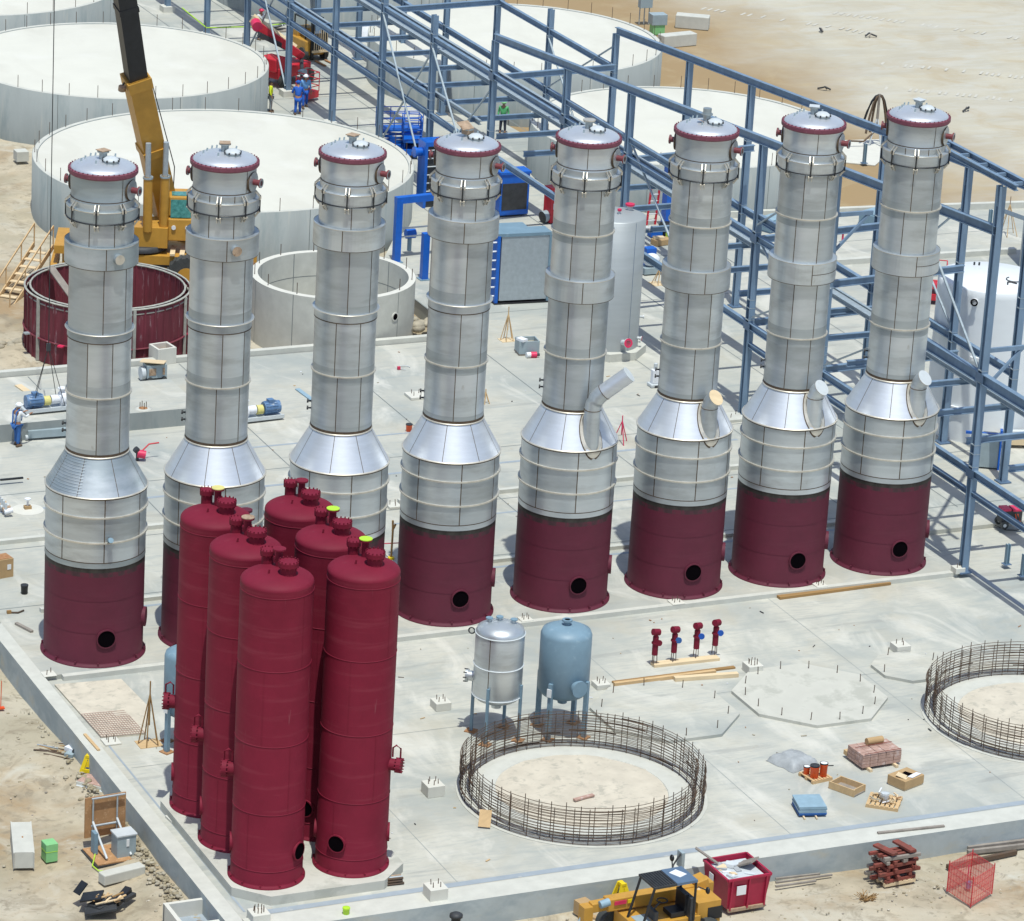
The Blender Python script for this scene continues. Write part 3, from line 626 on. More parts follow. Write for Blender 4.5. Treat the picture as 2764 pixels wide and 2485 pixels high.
for k in range(13): a = 2*pi*k/13; m = M(); m.tube([((r-.15)*cos(a), (r-.15)*sin(a), 1.9), ((r-.15)*cos(a), (r-.15)*sin(a), 2.5)], .018, 'rebar', 4); m.build('rebar_stub', t)
a = TH+R(52); d = V((cos(a), sin(a), 0)); m = M(); m.cyl(d*(r-.02)+V((0, 0, .95)), d*(r+.03)+V((0, 0, .95)), .2, 'white_pad', 20); m.cyl(d*(r+.0)+V((0, 0, .95)), d*(r+.035)+V((0, 0, .95)), .14, 'opening_shade', 20); m.build('port', t)
# formwork ring
t = thing('formwork_ring', 'round shutter of dark red formwork panels behind the first two towers', 'formwork', (13.05, 32.9, -.75)); r = 3.45; m = M()
for k in range(44):
    a0 = 2*pi*k/44; a1 = 2*pi*(k+.91)/44
    for rr, o_ in ((r, 0), (r-.2, 1)):
        m.add([(rr*cos(a), rr*sin(a), z_) for a, z_ in ((a0, 0), (a1, 0), (a1, 2.7), (a0, 2.7))], [(0, 1, 2, 3)], 'formwork')
        m.bar((rr*cos(a0), rr*sin(a0), 0), (rr*cos(a0), rr*sin(a0), 2.7), .06, .09, 'formwork')
for k in (2, 13, 24, 33, 39): a0 = 2*pi*k/44; m.bar((1.015*r*cos(a0), 1.015*r*sin(a0), 0), (1.015*r*cos(a0), 1.015*r*sin(a0), 2.7), .1, .12, 'form_edge')
m.build('panels', t)
for rr, z_ in ((r+.03, 2.72), (r-.02, 2.5), (r-.2, 2.72), (r+.06, 1.0)): m = M(); m.torus((0, 0, z_), rr, .045, 'form_edge' if z_ > 2 else 'formwork', 44, 5); m.build('wale', t)
for k in range(6):
    a = TH+R(-60+k*35); d = V((cos(a), sin(a), 0)); m = M(); m.bar(d*(r+.08)+V((0, 0, 1.0)), d*(r+.3)+V((0, 0, 1.0)), .25, .06, 'pink_red' if k % 3 == 1 else 'galv'); m.build('tie', t)
# wooden stair and plank beside it
p0 = at(0, 1, 0, 640, -.7); p1 = at(0, 1, 340, 120, 1.0); st = thing('wooden_stair', 'wooden site stair with handrail leading up past the red formwork ring', 'stairs', tuple(p0)); d = (p1-p0); sd = V((-d.y, d.x, 0)).normalized()*.45
for k in (-1, 1): m = M(); m.bar(sd*k-d*.15, sd*k+d, .05, .24, 'wood'); m.build('stringer', st)
for j in range(-1, 9): m = M(); c0 = d*(j/9.); m.bar(c0-sd, c0+sd, .28, .04, 'pale_wood'); m.build('tread', st)
for k in (-1, 1):
    m = M(); m.bar(sd*k+V((0, 0, .9)), sd*k+d+V((0, 0, .95)), .05, .07, 'wood')
    for j in (0, .35, .7, 1): m.bar(sd*k+d*j, sd*k+d*j+V((0, 0, .95)), .05, .05, 'wood')
    m.build('handrail', st)
m = M(); a_ = at(0, 1, 395, 290, 2.1); b_ = at(0, 1, 560, 520, 1.2); m.bar(V((0, 0, 0)), b_-a_, .35, .05, 'grey_wood'); solo('access_plank', m, 'broad brown plank sloping down into the red formwork ring', 'plank', tuple(a_))

# ------------------------------------------------------------------ steel frame
FR = thing('pipe_rack', 'blue grey steel pipe rack under erection running from right edge to top', 'steel frame', (34.5, -2.1, 0))
O = V((34.5, -2.1, 0))
def fp(x, y, z): return V((x, y, z))-O
def fbeam(a, b, w_=.18, h_=.28, name='beam', mt='steel_blue', ib=True):
    m = M(); (m.ib if ib else m.bar)(fp(*a), fp(*b), w_, h_, mt); return m.build(name, FR)
FY = [-8.2, -2.1, 3.8, 9.7, 15.8, 21.8, 27.8, 34.2, 42.0, 49.0, 55.15, 61.35, 67.6, 73.75, 79.9, 86.3, 92.5]
def ftop(y): return 9.42+(41.7-y)*.0845
def rtop(y): return 9.21+(42.8-y)*.076
for y in FY[1:]:
    h = 14.8 if y < 0 else (ftop(y)-.17 if y < 44 else 8.75)
    if y > 52: h = 8.8
    if y in (34.2,): z0 = 5.2
    z0 = .0
    m = M(); m.ib(fp(34.5, y, z0+.02), fp(34.5, y, h), .27, .29, 'steel_blue', (0, 1, 0)); [m.box(fp(34.5, y, q_), (.29, .30, .025), 'grating') for q_ in (3.75, 4.15, 4.65, 5.0, 7.4, 7.85) if q_ < h]; m.box(fp(34.5, y, .03), (.5, .5, .05), 'steel_dark'); c = m.build('column', FR)
    if y > 60: m = M(); m.prism([(34.5-O.x+a, y-O.y+b) for a, b in ((-.35, -.35), (.35, -.35), (.35, .35), (-.35, .35))], 0, .32, 'white_pad'); m.build('pedestal', c)
RY = [6.0, 10.75, 17.4, 23.5, 29.2, 35.2, 42.8, 50, 56.2, 62.4, 68, 74, 80, 86.3]
for y in RY:
    h = rtop(y)-.16 if y < 44 else 8.5
    m = M(); m.ib(fp(41, y, .02), fp(41, y, h), .26, .27, 'steel_blue', (0, 1, 0)); [m.box(fp(41, y, q_), (.28, .28, .025), 'grating') for q_ in (4.3, 4.7, 7.2, 7.6) if q_ < h]; m.box(fp(41, y, .03), (.5, .5, .05), 'steel_dark'); m.build('column', FR)
def segs(ys, x, zf, lo, hi, w_=.18, h_=.28, mt='steel_blue', g_=.15):
    ys = [y for y in ys if lo-.01 <= y <= hi+.01]
    for a, b in zip(ys, ys[1:]): fbeam((x, a+g_, zf(a)), (x, b-g_, zf(b)), w_, h_, mt=mt)
segs(FY, 34.5, ftop, -2.2, 43, .22, .34, 'steel_blue', .002); 
segs(FY, 34.5, lambda y: 4.95-.16, 44, 93); segs(FY, 34.5, lambda y: 4.05-.16, -9, 93)
segs(FY, 34.5, lambda y: 3.2-.1, -9, 17, .16, .2)
segs(FY, 34.5, lambda y: 7.75-.16, 8, 93); segs(FY, 34.5, lambda y: 7.75-.2, -9, 9, .22, .4)
segs(FY, 34.5, lambda y: 8.55-.12, 20, 36, .16, .24); segs(FY, 34.5, lambda y: 8.5, 8, 16, .16, .24)
for zz_, lo_, hi_ in ((7.62, 20, 93), (4.82, 44, 93)):
    fbeam((34.85, lo_, zz_), (34.85, hi_, zz_), .16, .22, 'tray_stringer', 'grating')
segs([6.0]+RY[1:], 41, rtop, 5, 43, .2, .32, 'steel_blue', .002); fbeam((41, 6, rtop(6)), (41, -4, rtop(-4)), .2, .32)
segs(RY, 41, lambda y: 7.4, 42, 87); segs(RY, 41, lambda y: 4.5, 6, 87, .2, .3)
for y in FY[1:9]:
    for z_ in (4.05, 7.75): m = M(); m.box(fp(34.36, y, z_-.16), (.02, .5, .34), 'steel_dark'); m.build('gusset', FR)
# twin runway on top of the front column
for dx in (0, .62): fbeam((34.5+dx, -3.1, 15.0), (34.5+dx, 5.5, 15.0), .16, .22, 'runway_beam')
for y in (-2.6, -1.4, -.1, 1.2, 2.6, 4.0): fbeam((34.55, y, 15.0), (35.1, y, 15.0), .1, .12, 'tie', ib=False)
# tray stringers and cross beams
for x in (37.9, 38.35): fbeam((x, -10, 5.1), (x, 93, 5.1), .12, .2, 'tray_stringer', 'grating')
m = M(); m.box(fp(38.12, 41, 5.12), (.36, 100, .02), 'grating'); m.build('tray_deck', FR)
y = -7.4; k_ = 0
while y < 88:
    fbeam((34.6, y, 4.83), (38.3, y, 4.83), .16, .24, 'cross_beam'); y += 3.06
for y in (9.7, 15.8, 27.8, 42, 55.15, 67.6, 79.9): fbeam((34.6, y, 7.5), (40.9, y+.6, 7.5), .18, .28, 'cross_beam')
for y in (9.7, 15.8): fbeam((34.7, y, 4.0), (40.9, y+.4, 4.0), .18, .28, 'cross_beam')
fbeam((34.5, -1.9, 13.9), (40.8, 5.9, 10.8), .14, .14, 'brace', ib=False)
def rod(a, b, r_=.05):
    m = M(); m.bar(fp(*a), fp(*b), r_*1.6, r_*1.2, 'grating'); m.build('brace', FR)
for a, b in ((73.7, 67.7), (55.1, 49.1), (49.1, 42.1)): rod((34.4, a, 7.4), (34.4, b, .5)); rod((34.5, b, 7.0), (34.5, a, .8))
for a, b in ((50, 43.),): rod((40.9, a, 7.2), (40.9, b, .6)); rod((41, b, 8.4), (41, a, 4.6))
rod((34.4, 3.6, 12.6), (34.4, -1.9, 7.9)); rod((34.5, 9.5, 7.4), (34.5, 15.6, 4.3)); rod((34.5, 15.6, 7.6), (34.5, 9.9, 4.3)); rod((34.4, 9.5, 12), (34.4, 15.6, 8.2)); rod((34.5, 3.7, 7.4), (34.5, 9.4, 4.3)); rod((40.9, 10.9, 9.8), (40.9, 17.2, 4.8)); rod((41, 17.2, 9.6), (41, 10.9, 4.8)); rod((34.5, 27.6, 8.4), (34.5, 22, 4.4))
for y, z_ in ((-2.1, 8.6), (9.7, 10.3)):
    m = M(); m.bar(fp(34.5, y, z_), fp(36.2, y, z_), .12, .16, 'steel_blue'); m.bar(fp(36.1, y, z_), fp(34.6, y, z_-1.5), .1, .1, 'steel_blue'); m.build('bracket', FR)

# ------------------------------------------------------------------ crane
cb = V((16.9, 39.8, -.3)); CRN = thing('mobile_crane', 'yellow mobile crane with black telescopic boom parked beside the big tank', 'crane', (cb.x, cb.y, -.3), 0); CRN.scale = (1.2,)*3
m = M(); ca = R(-22); q = Matrix.Rotation(ca, 3, 'Z')
def cbx(m, c, d, mt, rx=0): m.box(q @ V(c), d, mt, ca, rx)
cbx(m, (0, .1, 1.05), (5.6, 2.1, .55), 'yellow'); cbx(m, (2.3, .1, 1.42), (1.2, 2.1, .22), 'yellow'); cbx(m, (.2, -1.0, .72), (2.2, .2, .3), 'dark'); cbx(m, (-.4, -1.13, 1.05), (.3, .03, .3), 'black'); cbx(m, (1.1, -1.12, 1.0), (1.2, .03, .1), 'black'); cbx(m, (-2.2, .1, 1.45), (1.8, 2.3, .3), 'yellow')
for k in range(5): cbx(m, (1.2+k*.35, -.5, 1.42), (.18, 1.1, .08), 'pale_wood')
cbx(m, (2.85, .1, 1.0), (.06, 1.6, .2), 'light_grey')
m.build('chassis', CRN)
for x_ in (-2.0, 1.75):
    for y_ in (-1.25, 1.25):
        m = M(); c0 = q @ V((x_, y_, .72)); ax = q @ V((0, 1, 0)); m.cyl(c0-ax*.25, c0+ax*.25, .72, 'rubber', 28)
        for k in range(20): a = 2*pi*k/20; tt = (q @ V((1, 0, 0)))*cos(a)+V((0, 0, 1))*sin(a); m.bar(c0+tt*.72-ax*.24, c0+tt*.72+ax*.24, .09, .07, 'rubber', tt)
        w_ = m.build('wheel', CRN); m = M(); m.cyl(c0-ax*.27, c0+ax*.27, .36, 'yellow', 20); m.build('rim', w_)
m = M(); m.lathe([(1.0, 1.4), (1.0, 1.6), (.9, 1.6), (.001, 1.6)], 'dark', n=28)
cbx(m, (-.3, 0, 1.95), (2.6, 1.5, .75), 'yellow'); cbx(m, (-1.9, 0, 2.25), (1.0, 2.1, 1.1), 'yellow'); cbx(m, (-1.3, -.2, 2.95), (.9, 1.4, .35), 'red'); cbx(m, (-2.0, .3, 2.9), (.7, .9, .4), 'dark')
m.lathe([(.28, 0), (.28, .7)], 'dark', n=16, c=tuple(q @ V((-.9, .9, 2.3)))); m.build('upper_carriage', CRN)
m = M(); cbx(m, (-.95, -1.0, 1.9), (.9, .25, .5), 'dark'); cbx(m, (-.6, -1.0, 2.4), (.25, .2, .5), 'light_grey'); m.tube([q @ V((-1.1, -1.1, 2.2)), q @ V((-.6, -1.25, 1.8)), q @ V((-.2, -1.1, 1.75))], .04, 'black', 6); m.build('hydraulic_block', CRN)
m = M(); m.cyl(q @ V((-1.9, -.7, 3.0)), q @ V((-1.9, .7, 3.0)), .3, 'dark', 18); m.build('winch', CRN)
def cl(p, Y): return (onY(p, Y)-V((cb.x, cb.y, -.3)))/1.2
# cab
k0 = cl((355, 468), cb.y-.6); m = M(); cb_ = V((k0.x, k0.y, k0.z))
m.box(cb_+V((0, 0, .45)), (.9, 1.3, .85), 'yellow', R(-18)); m.box(cb_+V((0, .05, 1.3)), (.84, 1.15, .75), 'yellow', R(-18)); cab = m.build('cab', CRN, .05)
q2 = Matrix.Rotation(R(-18), 3, 'Z'); m = M(); m.box(cb_+q2 @ V((0, -.56, 1.24)), (.74, .03, .66), 'teal_glass', R(-18), R(-6)); m.box(cb_+q2 @ V((0, -.15, 1.69)), (.66, .5, .03), 'teal_glass', R(-18)); m.build('window', cab)
for e_ in (-.25, .25): m = M(); c0 = cb_+q2 @ V((e_, -.66, .55)); m.cyl(c0, c0+q2 @ V((0, -.05, 0)), .08, 'white', 12); m.build('lamp', cab)
# boom: three telescoping boxes leaning over the towers
Y0 = cb.y+.6; B0 = cl((330, 428), Y0); B1 = cl((270, 158), Y0-1.6); B2 = cl((243, -30), Y0-2.6); B3 = B2+(B2-B1)*1.6
m = M(); m.bar(B0, B1+(B1-B0)*.03, .82, .9, 'yellow', (0, 1, .2)); m.bar(B0+(B1-B0)*.48, B0+(B1-B0)*.53, .92, 1.0, 'yellow', (0, 1, .2)); m.bar(B0+(B1-B0)*.96, B1+(B1-B0)*.03, .9, .98, 'yellow', (0, 1, .2))
bm = m.build('boom', CRN); m = M(); m.bar(B1, B2+(B2-B1)*.3, .68, .7, 'black', (0, 1, .2)); m.bar(B1+(B2-B1)*.74, B1+(B2-B1)*.79, .74, .76, 'black', (0, 1, .2)); m.build('boom_section', bm)
m = M(); m.bar(B2, B3, .58, .6, 'black', (0, 1, .2)); m.build('boom_section', bm)
for xo in (-.28, .34):
    P0 = cl((306, 455), Y0-1.5)+V((xo, 0, 0)); P1 = B0+(B1-B0)*.58+V((xo*1.1+.05, -.62, 0)); Pm = P0+(P1-P0)*.62
    m = M(); m.cyl(P0, Pm, .17, 'yellow', 16); m.cyl(Pm-(P1-P0)*.02, Pm, .19, 'grey_paint', 16); rm = m.build('ram', bm); m = M(); m.cyl(Pm, P1, .1, 'galv', 16); m.build('ram_rod', rm)
P0 = B1+V((-.55, 0, -.35)); m = M(); m.cyl(P0, P0+V((0, -.05, .16)), .14, 'rusty_plate', 12); m.bar(P0+V((-.1, 0, 0)), P0+V((.3, .1, .5)), .05, .05, 'dark'); m.build('hook_reel', bm)
m = M(); m.tube([B1+V((.55, 0, 0)), cl((345, 330), Y0), cl((340, 430), Y0)], .02, 'cable', 5); m.build('hose', bm)
m = M(); cbx(m, (-3.1, -.8, .75), (.25, 2.6, .3), 'yellow'); m.build('outrigger', CRN)
m = M(); cbx(m, (3.5, .2, .8), (1.4, .25, .28), 'plywood'); cbx(m, (4.15, .2, .75), (.22, .22, 1.3), 'yellow'); m.build('outrigger', CRN)

# crane line, slings and hanging pump skid
sk = at(0, 1, 350, 1400, .78); top_ = onY((96, 686), sk.y)
HL = thing('hoist_line', 'thin crane cable with four slings above the pump beside the worker', 'hoist line', tuple(sk))
m = M(); m.tube([top_-sk, V((.1, 0, 16))+(top_-sk)*V((1, 1, 0)) if 0 else V(((top_-sk).x, (top_-sk).y, 26))], .018, 'cable', 5); m.build('cable', HL)
for a, b in ((-.6, -.25), (-.45, .3), (.75, -.3), (.6, .3)): m = M(); m.tube([top_-sk, V((a, b, .1))], .014, 'cable', 5); m.build('sling', HL)
m = M(); m.box(top_-sk, (.16, .1, .3), 'dark'); m.build('hook', HL)
def pump(loc, rz, label, flip=1):
    t = thing('pump_skid', label, 'pump', loc, rz, 'pump skids with blue motors'); t.scale = (.86,)*3; m = M(); m.box((0, 0, .07), (2.3, .85, .1), 'light_grey'); m.box((0, .4, .16), (2.3, .05, .1), 'light_grey'); m.box((0, -.4, .16), (2.3, .05, .1), 'light_grey'); m.build('base', t, .01)
    m = M(); m.cyl((.25*flip, 0, .48), (1.05*flip, 0, .48), .29, 'motor_blue', 24)
    for k in range(14): a = 2*pi*k/14; m.bar((.3*flip, .29*cos(a), .48+.29*sin(a)), (.9*flip, .29*cos(a), .48+.29*sin(a)), .02, .05, 'motor_blue', (0, cos(a), sin(a)))
    m.box((.6*flip, 0, .8), (.28, .3, .16), 'motor_blue'); m.build('motor', t)
    m = M(); m.cyl((-.1*flip, 0, .42), (.2*flip, 0, .42), .22, 'pale_yellow', 20); m.build('guard', t)
    m = M(); m.cyl((-.75*flip, 0, .45), (-.15*flip, 0, .45), .2, 'foam_white', 16); m.cyl((-.8*flip, 0, .45), (-.6*flip, 0, .45), .34, 'foam_white', 20); m.cyl((-.7*flip, 0, .5), (-.7*flip, 0, .95), .13, 'foam_white', 14); m.cyl((-.7*flip, 0, .92), (-.7*flip, 0, .97), .2, 'foam_white', 16); m.build('pump_casing', t)
pump(tuple(sk+V((.1, 0, 0))), R(2), 'blue and yellow pump skid on slings being set on the plinth', -1)
pump(tuple(at(1, 1, 60, 1490, .0)+V((-.15, .2, .06))), R(4), 'white based pump skid with blue motor between the second and third towers', 1)

# ------------------------------------------------------------------ people
def limb(m, pts, rs, mt, n=8): m.tube(pts, rs, mt, n)
def skinobj(name, verts, edges, rad, mt, parent, root=0, sub=1):
    me = bpy.data.meshes.new(name); me.from_pydata(verts, edges, []); me.materials.append(MT[mt]); o = bpy.data.objects.new(name, me); C.objects.link(o); o.parent = parent
    md = o.modifiers.new('skin', 'SKIN'); md.use_smooth_shade = True; sv = me.skin_vertices[0].data
    for i, r_ in enumerate(rad): sv[i].radius = (r_, r_) if not isinstance(r_, tuple) else r_
    sv[root].use_root = True; o.modifiers.new('sub', 'SUBSURF').levels = sub; o.modifiers['sub'].render_levels = sub
    return o
def person(loc, rz, label, shirt, legs, hat, pose='stand', scale=1., straps=False):
    t = thing('person', label, 'person', loc, rz); t.scale = (scale,)*3
    # faces -y; x to its left
    hip = V((0, 0, .92)); lean = {'stand': 0, 'reach': .04, 'walk': .05, 'bend': .3}[pose]
    chest = hip+V((0, -lean*.8, .42)); neck = hip+V((0, -lean*1.1, .56)); head = neck+V((0, -.03-lean*.2, .16))
    st = .1 if pose != 'walk' else .1; fy = {'stand': (0, 0), 'reach': (.05, -.06), 'walk': (-.22, .2), 'bend': (-.1, .12)}[pose]
    vs = [hip, chest, neck, head]; ed = [(0, 1), (1, 2), (2, 3)]; rd = [(.15, .11), (.17, .11), .06, .095]
    kn = []; an = []
    for s_, f_ in ((-1, fy[0]), (1, fy[1])):
        b = len(vs); k = V((s_*.11, f_*.5-.03, .5)); a = V((s_*.13, f_, .08)); toe = a+V((0, -.16, -.04)); vs += [V((s_*.1, 0, .86)), k, a, toe]; ed += [(0, b), (b, b+1), (b+1, b+2), (b+2, b+3)]; rd += [.09, .06, .042, .035]; kn.append(k); an.append(a)
    hands = []; elb = []; sho = []
    for s_ in (-1, 1):
        sh = chest+V((s_*.2, 0, .08))
        if pose == 'reach': el = sh+V((s_*.04, -.2, -.2)); ha = el+V((-s_*.06, -.26, .06))
        elif pose == 'bend': el = sh+V((s_*.12, .02, -.27)); ha = el+V((-s_*.08, -.22, -.06))
        else: el = sh+V((s_*.06, .05, -.28)); ha = el+V((s_*.02, -.1, -.24))
        b = len(vs); vs += [sh, el, ha]; ed += [(1, b), (b, b+1), (b+1, b+2)]; rd += [.06, .042, .028]; sho.append(sh); elb.append(el); hands.append((ha, (ha-el).normalized(), b+2, s_))
    for ha, d, idx, s_ in hands:
        u = d.cross(V((0, 1, 0)) if abs(d.y) < .8 else V((0, 0, 1))).normalized(); b = len(vs); vs += [ha+d*.09]; ed += [(idx, b)]; rd += [.032]
        for j, L in enumerate((.07, .08, .075, .06)):
            o_ = u*(j-1.5)*.021; c = len(vs); vs += [ha+d*.1+o_, ha+d*(.1+L*.55)+o_+V((0, 0, -.008)), ha+d*(.1+L)+o_+V((0, 0, -.025))]; ed += [(b, c), (c, c+1), (c+1, c+2)]; rd += [.009, .0085, .007]
        c = len(vs); vs += [ha+d*.045+u*.04*s_, ha+d*.09+u*.055*s_]; ed += [(idx, c), (c, c+1)]; rd += [.011, .008]
    body = skinobj('body', vs, ed, rd, 'skin', t)
    m = M(); m.ball(head+V((0, -.085, -.01)), .022, 'skin', 8, (.8, 1, 1.3))
    for s_ in (-1, 1): m.ball(head+V((s_*.035, -.085, .02)), .012, 'dark', 6); m.ball(head+V((s_*.095, 0, 0)), .025, 'skin', 6, (.5, 1, 1.3))
    m.box(head+V((0, -.09, -.05)), (.05, .012, .012), 'boots'); m.build('face', t)
    skinobj('shirt', [hip+V((0, 0, .02)), chest, neck-V((0, 0, .05)), sho[0], elb[0], elb[0]+(hands[0][0]-elb[0])*.8, sho[1], elb[1], elb[1]+(hands[1][0]-elb[1])*.8], [(0, 1), (1, 2), (1, 3), (3, 4), (4, 5), (1, 6), (6, 7), (7, 8)], [(.175, .135), (.195, .135), .075, .082, .062, .046, .082, .062, .046], shirt, t)
    skinobj('trousers', [hip, V((-.1, 0, .84)), kn[0], an[0]+V((0, 0, .03)), V((.1, 0, .84)), kn[1], an[1]+V((0, 0, .03))], [(0, 1), (1, 2), (2, 3), (0, 4), (4, 5), (5, 6)], [(.18, .14), .115, .085, .07, .115, .085, .07], legs, t)
    if straps:
        m = M()
        for s_ in (-1, 1): m.tube([hip+V((s_*.09, .15, .05)), chest+V((s_*.11, .15, .1)), chest+V((s_*.11, 0, .2)), chest+V((s_*.1, -.15, .05)), hip+V((s_*.08, -.15, .12))], .028, legs, 6)
        m.build('overall_straps', t)
    for a in an: m = M(); m.box(a+V((0, -.06, -.04)), (.11, .28, .09), 'boots'); m.build('boot', t, .03)
    m = M(); m.ball(head+V((0, 0, .045)), .125, hat, 14, (1, 1.12, .85)); m.lathe([(.10, .0), (.165, -.01), (.165, .005), (.1, .02)], hat, tuple(head+V((0, -.02, .055))), 16); m.build('hard_hat', t)
    return t
AZC = atan2(-FH.x, FH.y)
wp = G(33, 881, 0); person(tuple(wp), R(110), 'person in white helmet, white shirt and blue overalls reaching for the pump', 'white', 'denim', 'white', 'reach', .99, True)
w1 = G(534, 221, 0); person(tuple(w1), R(70), 'person in dark helmet, yellow hi vis vest and grey trousers by the tank wall', 'hivis', 'grey_trousers', 'dark_cloth', 'stand', .97)
w2 = G(588, 226, 0); person(tuple(w2), R(160), 'person in plain blue coverall stooping beside the frame pedestal', 'blue_overall', 'blue_overall', 'blue_overall', 'bend', .95)
w3 = G(602, 212, 0); person(tuple(w3), R(-10), 'person in white helmet and light blue shirt next to the stooping one', 'sky_shirt', 'blue_overall', 'white', 'walk', 1.0)
w4 = G(514, 78, 0); person(tuple(w4), R(20), 'person in pink helmet and white shirt near the top of the frame', 'white', 'dark_cloth', 'pink_red', 'stand', .98)
w5 = G(993, 262, 0); person(tuple(w5), R(-30), 'person in green shirt and helmet standing between the frame columns', 'green_cloth', 'dark_cloth', 'green', 'stand', .95)

# ------------------------------------------------------------------ process tanks on legs
def leg_tank(loc, label, mt, legmt, z0, z1, r, kind, rz=0):
    t = thing('legged_tank', label, 'tank', loc, rz); m = M()
    m.lathe([(.001, z0-.30), (r*.5, z0-.24), (r*.85, z0-.1), (r, z0+.08), (r, z1), (r*.93, z1+.14), (r*.6, z1+.27), (.001, z1+.32)], mt, n=48); 
    m.cyl((0, 0, z0-.45), (0, 0, z0-.25), .16, mt, 16)
    if kind == 's':
        seam(m, [(r, z0+.1), (r, z1)], TH+R(-22), .025)
    m.build('shell', t)
    if kind == 's':
        for z_ in (z0+.05, (z0+z1)/2, z1-.02): m = M(); m.torus((0, 0, z_), r+.005, .022, 'light_grey', 40); m.build('band', t)
    for k in range(4):
        a = TH+R(-20+90*k); d = V((cos(a), sin(a), 0)); m = M(); w_ = .09 if kind == 's' else .14; m.bar(d*(r+.02)+V((0, 0, .02)), d*(r+.02)+V((0, 0, z0+.5)), w_, w_, legmt, tuple(d)); l_ = m.build('leg', t)
        m = M(); m.box(d*(r+.02)+V((0, 0, .02)), (.36, .36, .03), 'rust', a); m.build('foot_plate', l_)
    if kind == 's':
        for r_, f_ in ((-.38, -.1), (-.05, -.25), (.42, -.1)):
            p_ = RH*r_-FH*f_+V((0, 0, z1+.2)); m = M(); m.cyl(p_, p_+V((0, 0, .2)), .07, 'galv', 12); m.cyl(p_+V((0, 0, .18)), p_+V((0, 0, .22)), .12, 'light_blue', 16); m.build('nozzle', t)
        a = TH+R(-100); d = V((cos(a), sin(a), 0)); m = M(); m.cyl(d*.7+V((0, 0, z0+.55)), d*1.0+V((0, 0, z0+.55)), .17, mt, 20); m.cyl(d*.98+V((0, 0, z0+.55)), d*1.06+V((0, 0, z0+.55)), .22, mt, 20)
        for k in range(8): q_ = k*pi/4; u = V((-sin(a), cos(a), 0)); b_ = d*1.0+V((0, 0, z0+.55))+(u*cos(q_)+V((0, 0, 1))*sin(q_))*.22; m.cyl(b_, b_+d*.12, .02, 'dark', 6)
        m.build('manway', t)
        m = M(); m.torus((0, 0, 0), .1, .025, 'dark', 16); o = m.build('lifting_eye', t); o.location = d*.95+V((0, 0, z1-.1)); o.rotation_euler = (pi/2, 0, a)
    else:
        m = M(); m.cyl((0, 0, z1+.2), (0, 0, z1+.5), .1, mt, 16, caps=False); m.lathe([(.1, z1+.44), (.17, z1+.44), (.17, z1+.5), (.1, z1+.5)], mt, n=20, smooth=False); m.disc((0, 0, z1+.47), .1, 'opening_shade', 16); m.build('nozzle', t)
        a = TH+R(38); d = V((cos(a), sin(a), 0)); m = M(); m.cyl(d*.7+V((0, 0, z0+.42)), d*1.0+V((0, 0, z0+.42)), .21, mt, 20); m.cyl(d*.98+V((0, 0, z0+.42)), d*1.08+V((0, 0, z0+.42)), .28, mt, 24); m.build('manway', t)
        m = M(); a = TH+R(-20); d = V((cos(a), sin(a), 0)); m.box(d*(r+.13)+V((0, 0, z0+.2)), (.03, .16, .28), 'white', a); m.build('plate', t)
    return t
leg_tank((11.9, -10.45, ZF), 'shiny stainless tank on four thin legs behind the rebar ring', 'stainless2', 'light_blue', 1.48, 3.72, .81, 's')
leg_tank((14.15, -10.75, ZF), 'blue grey painted tank on four legs to the right of the shiny tank', 'light_blue', 'light_blue', 1.5, 3.5, .85, 'b', R(-8))
leg_tank((1.75, -8.3, ZF), 'pale blue tank on legs mostly hidden behind the red vessels', 'light_blue', 'light_blue', 1.35, 3.2, .6, 'b', R(-20))

# red hydrant-like spools on a timber
hy0 = at(2, 2, 1100, 1610, ZF); hy1 = at(2, 2, 1610, 1555, ZF)
m = M(); m.bar(V((0, 0, .05)), hy1-hy0+V((0, 0, .05)), .34, .1, 'pale_wood'); solo('timber', m, 'flat pale timber under the four red standing valves', 'timber', tuple(hy0))
for k, (px, py) in enumerate(((1113, 1590), (1262, 1570), (1437, 1540), (1583, 1515))):
    p_ = at(2, 2, px, py, ZF+.1); t = thing('red_valve', ['red valve at the left end of the timber, with a plain red wheel', 'second red valve from the left on the timber, violet wheel', 'third red valve from the left on the timber, blue wheel', 'red valve at the right end of the timber, with a blue wheel'][k], 'valve', tuple(p_), R(k*7-10), 'four red valves standing on a timber')
    for j in range(3): a = 2*pi*j/3; m = M(); m.tube([(.1*cos(a), .1*sin(a), 0), (.08*cos(a), .08*sin(a), .35)], .015, 'rebar', 6); m.build('leg', t)
    m = M(); m.cyl((0, 0, .33), (0, 0, 1.0), .105, 'red_primer', 14); m.cyl((0, 0, .75), (0, 0, .80), .14, 'red_primer', 14); m.cyl((0, 0, 1.0), (0, 0, 1.2), .08, 'red_primer', 12); m.cyl((0, 0, 1.18), (0, 0, 1.23), .13, 'red_primer', 14); m.cyl((-.13, -.05, 1.2), (.12, .03, 1.15), .12, 'red_primer', 14); m.build('body', t)
    m = M(); c0 = RH*.14+V((0, 0, .82))-FH*.08; m.cyl(c0, c0-FH*.04, .11, ['red_primer', 'denim', 'blue_overall', 'blue_overall'][k], 14); m.build('handwheel', t)

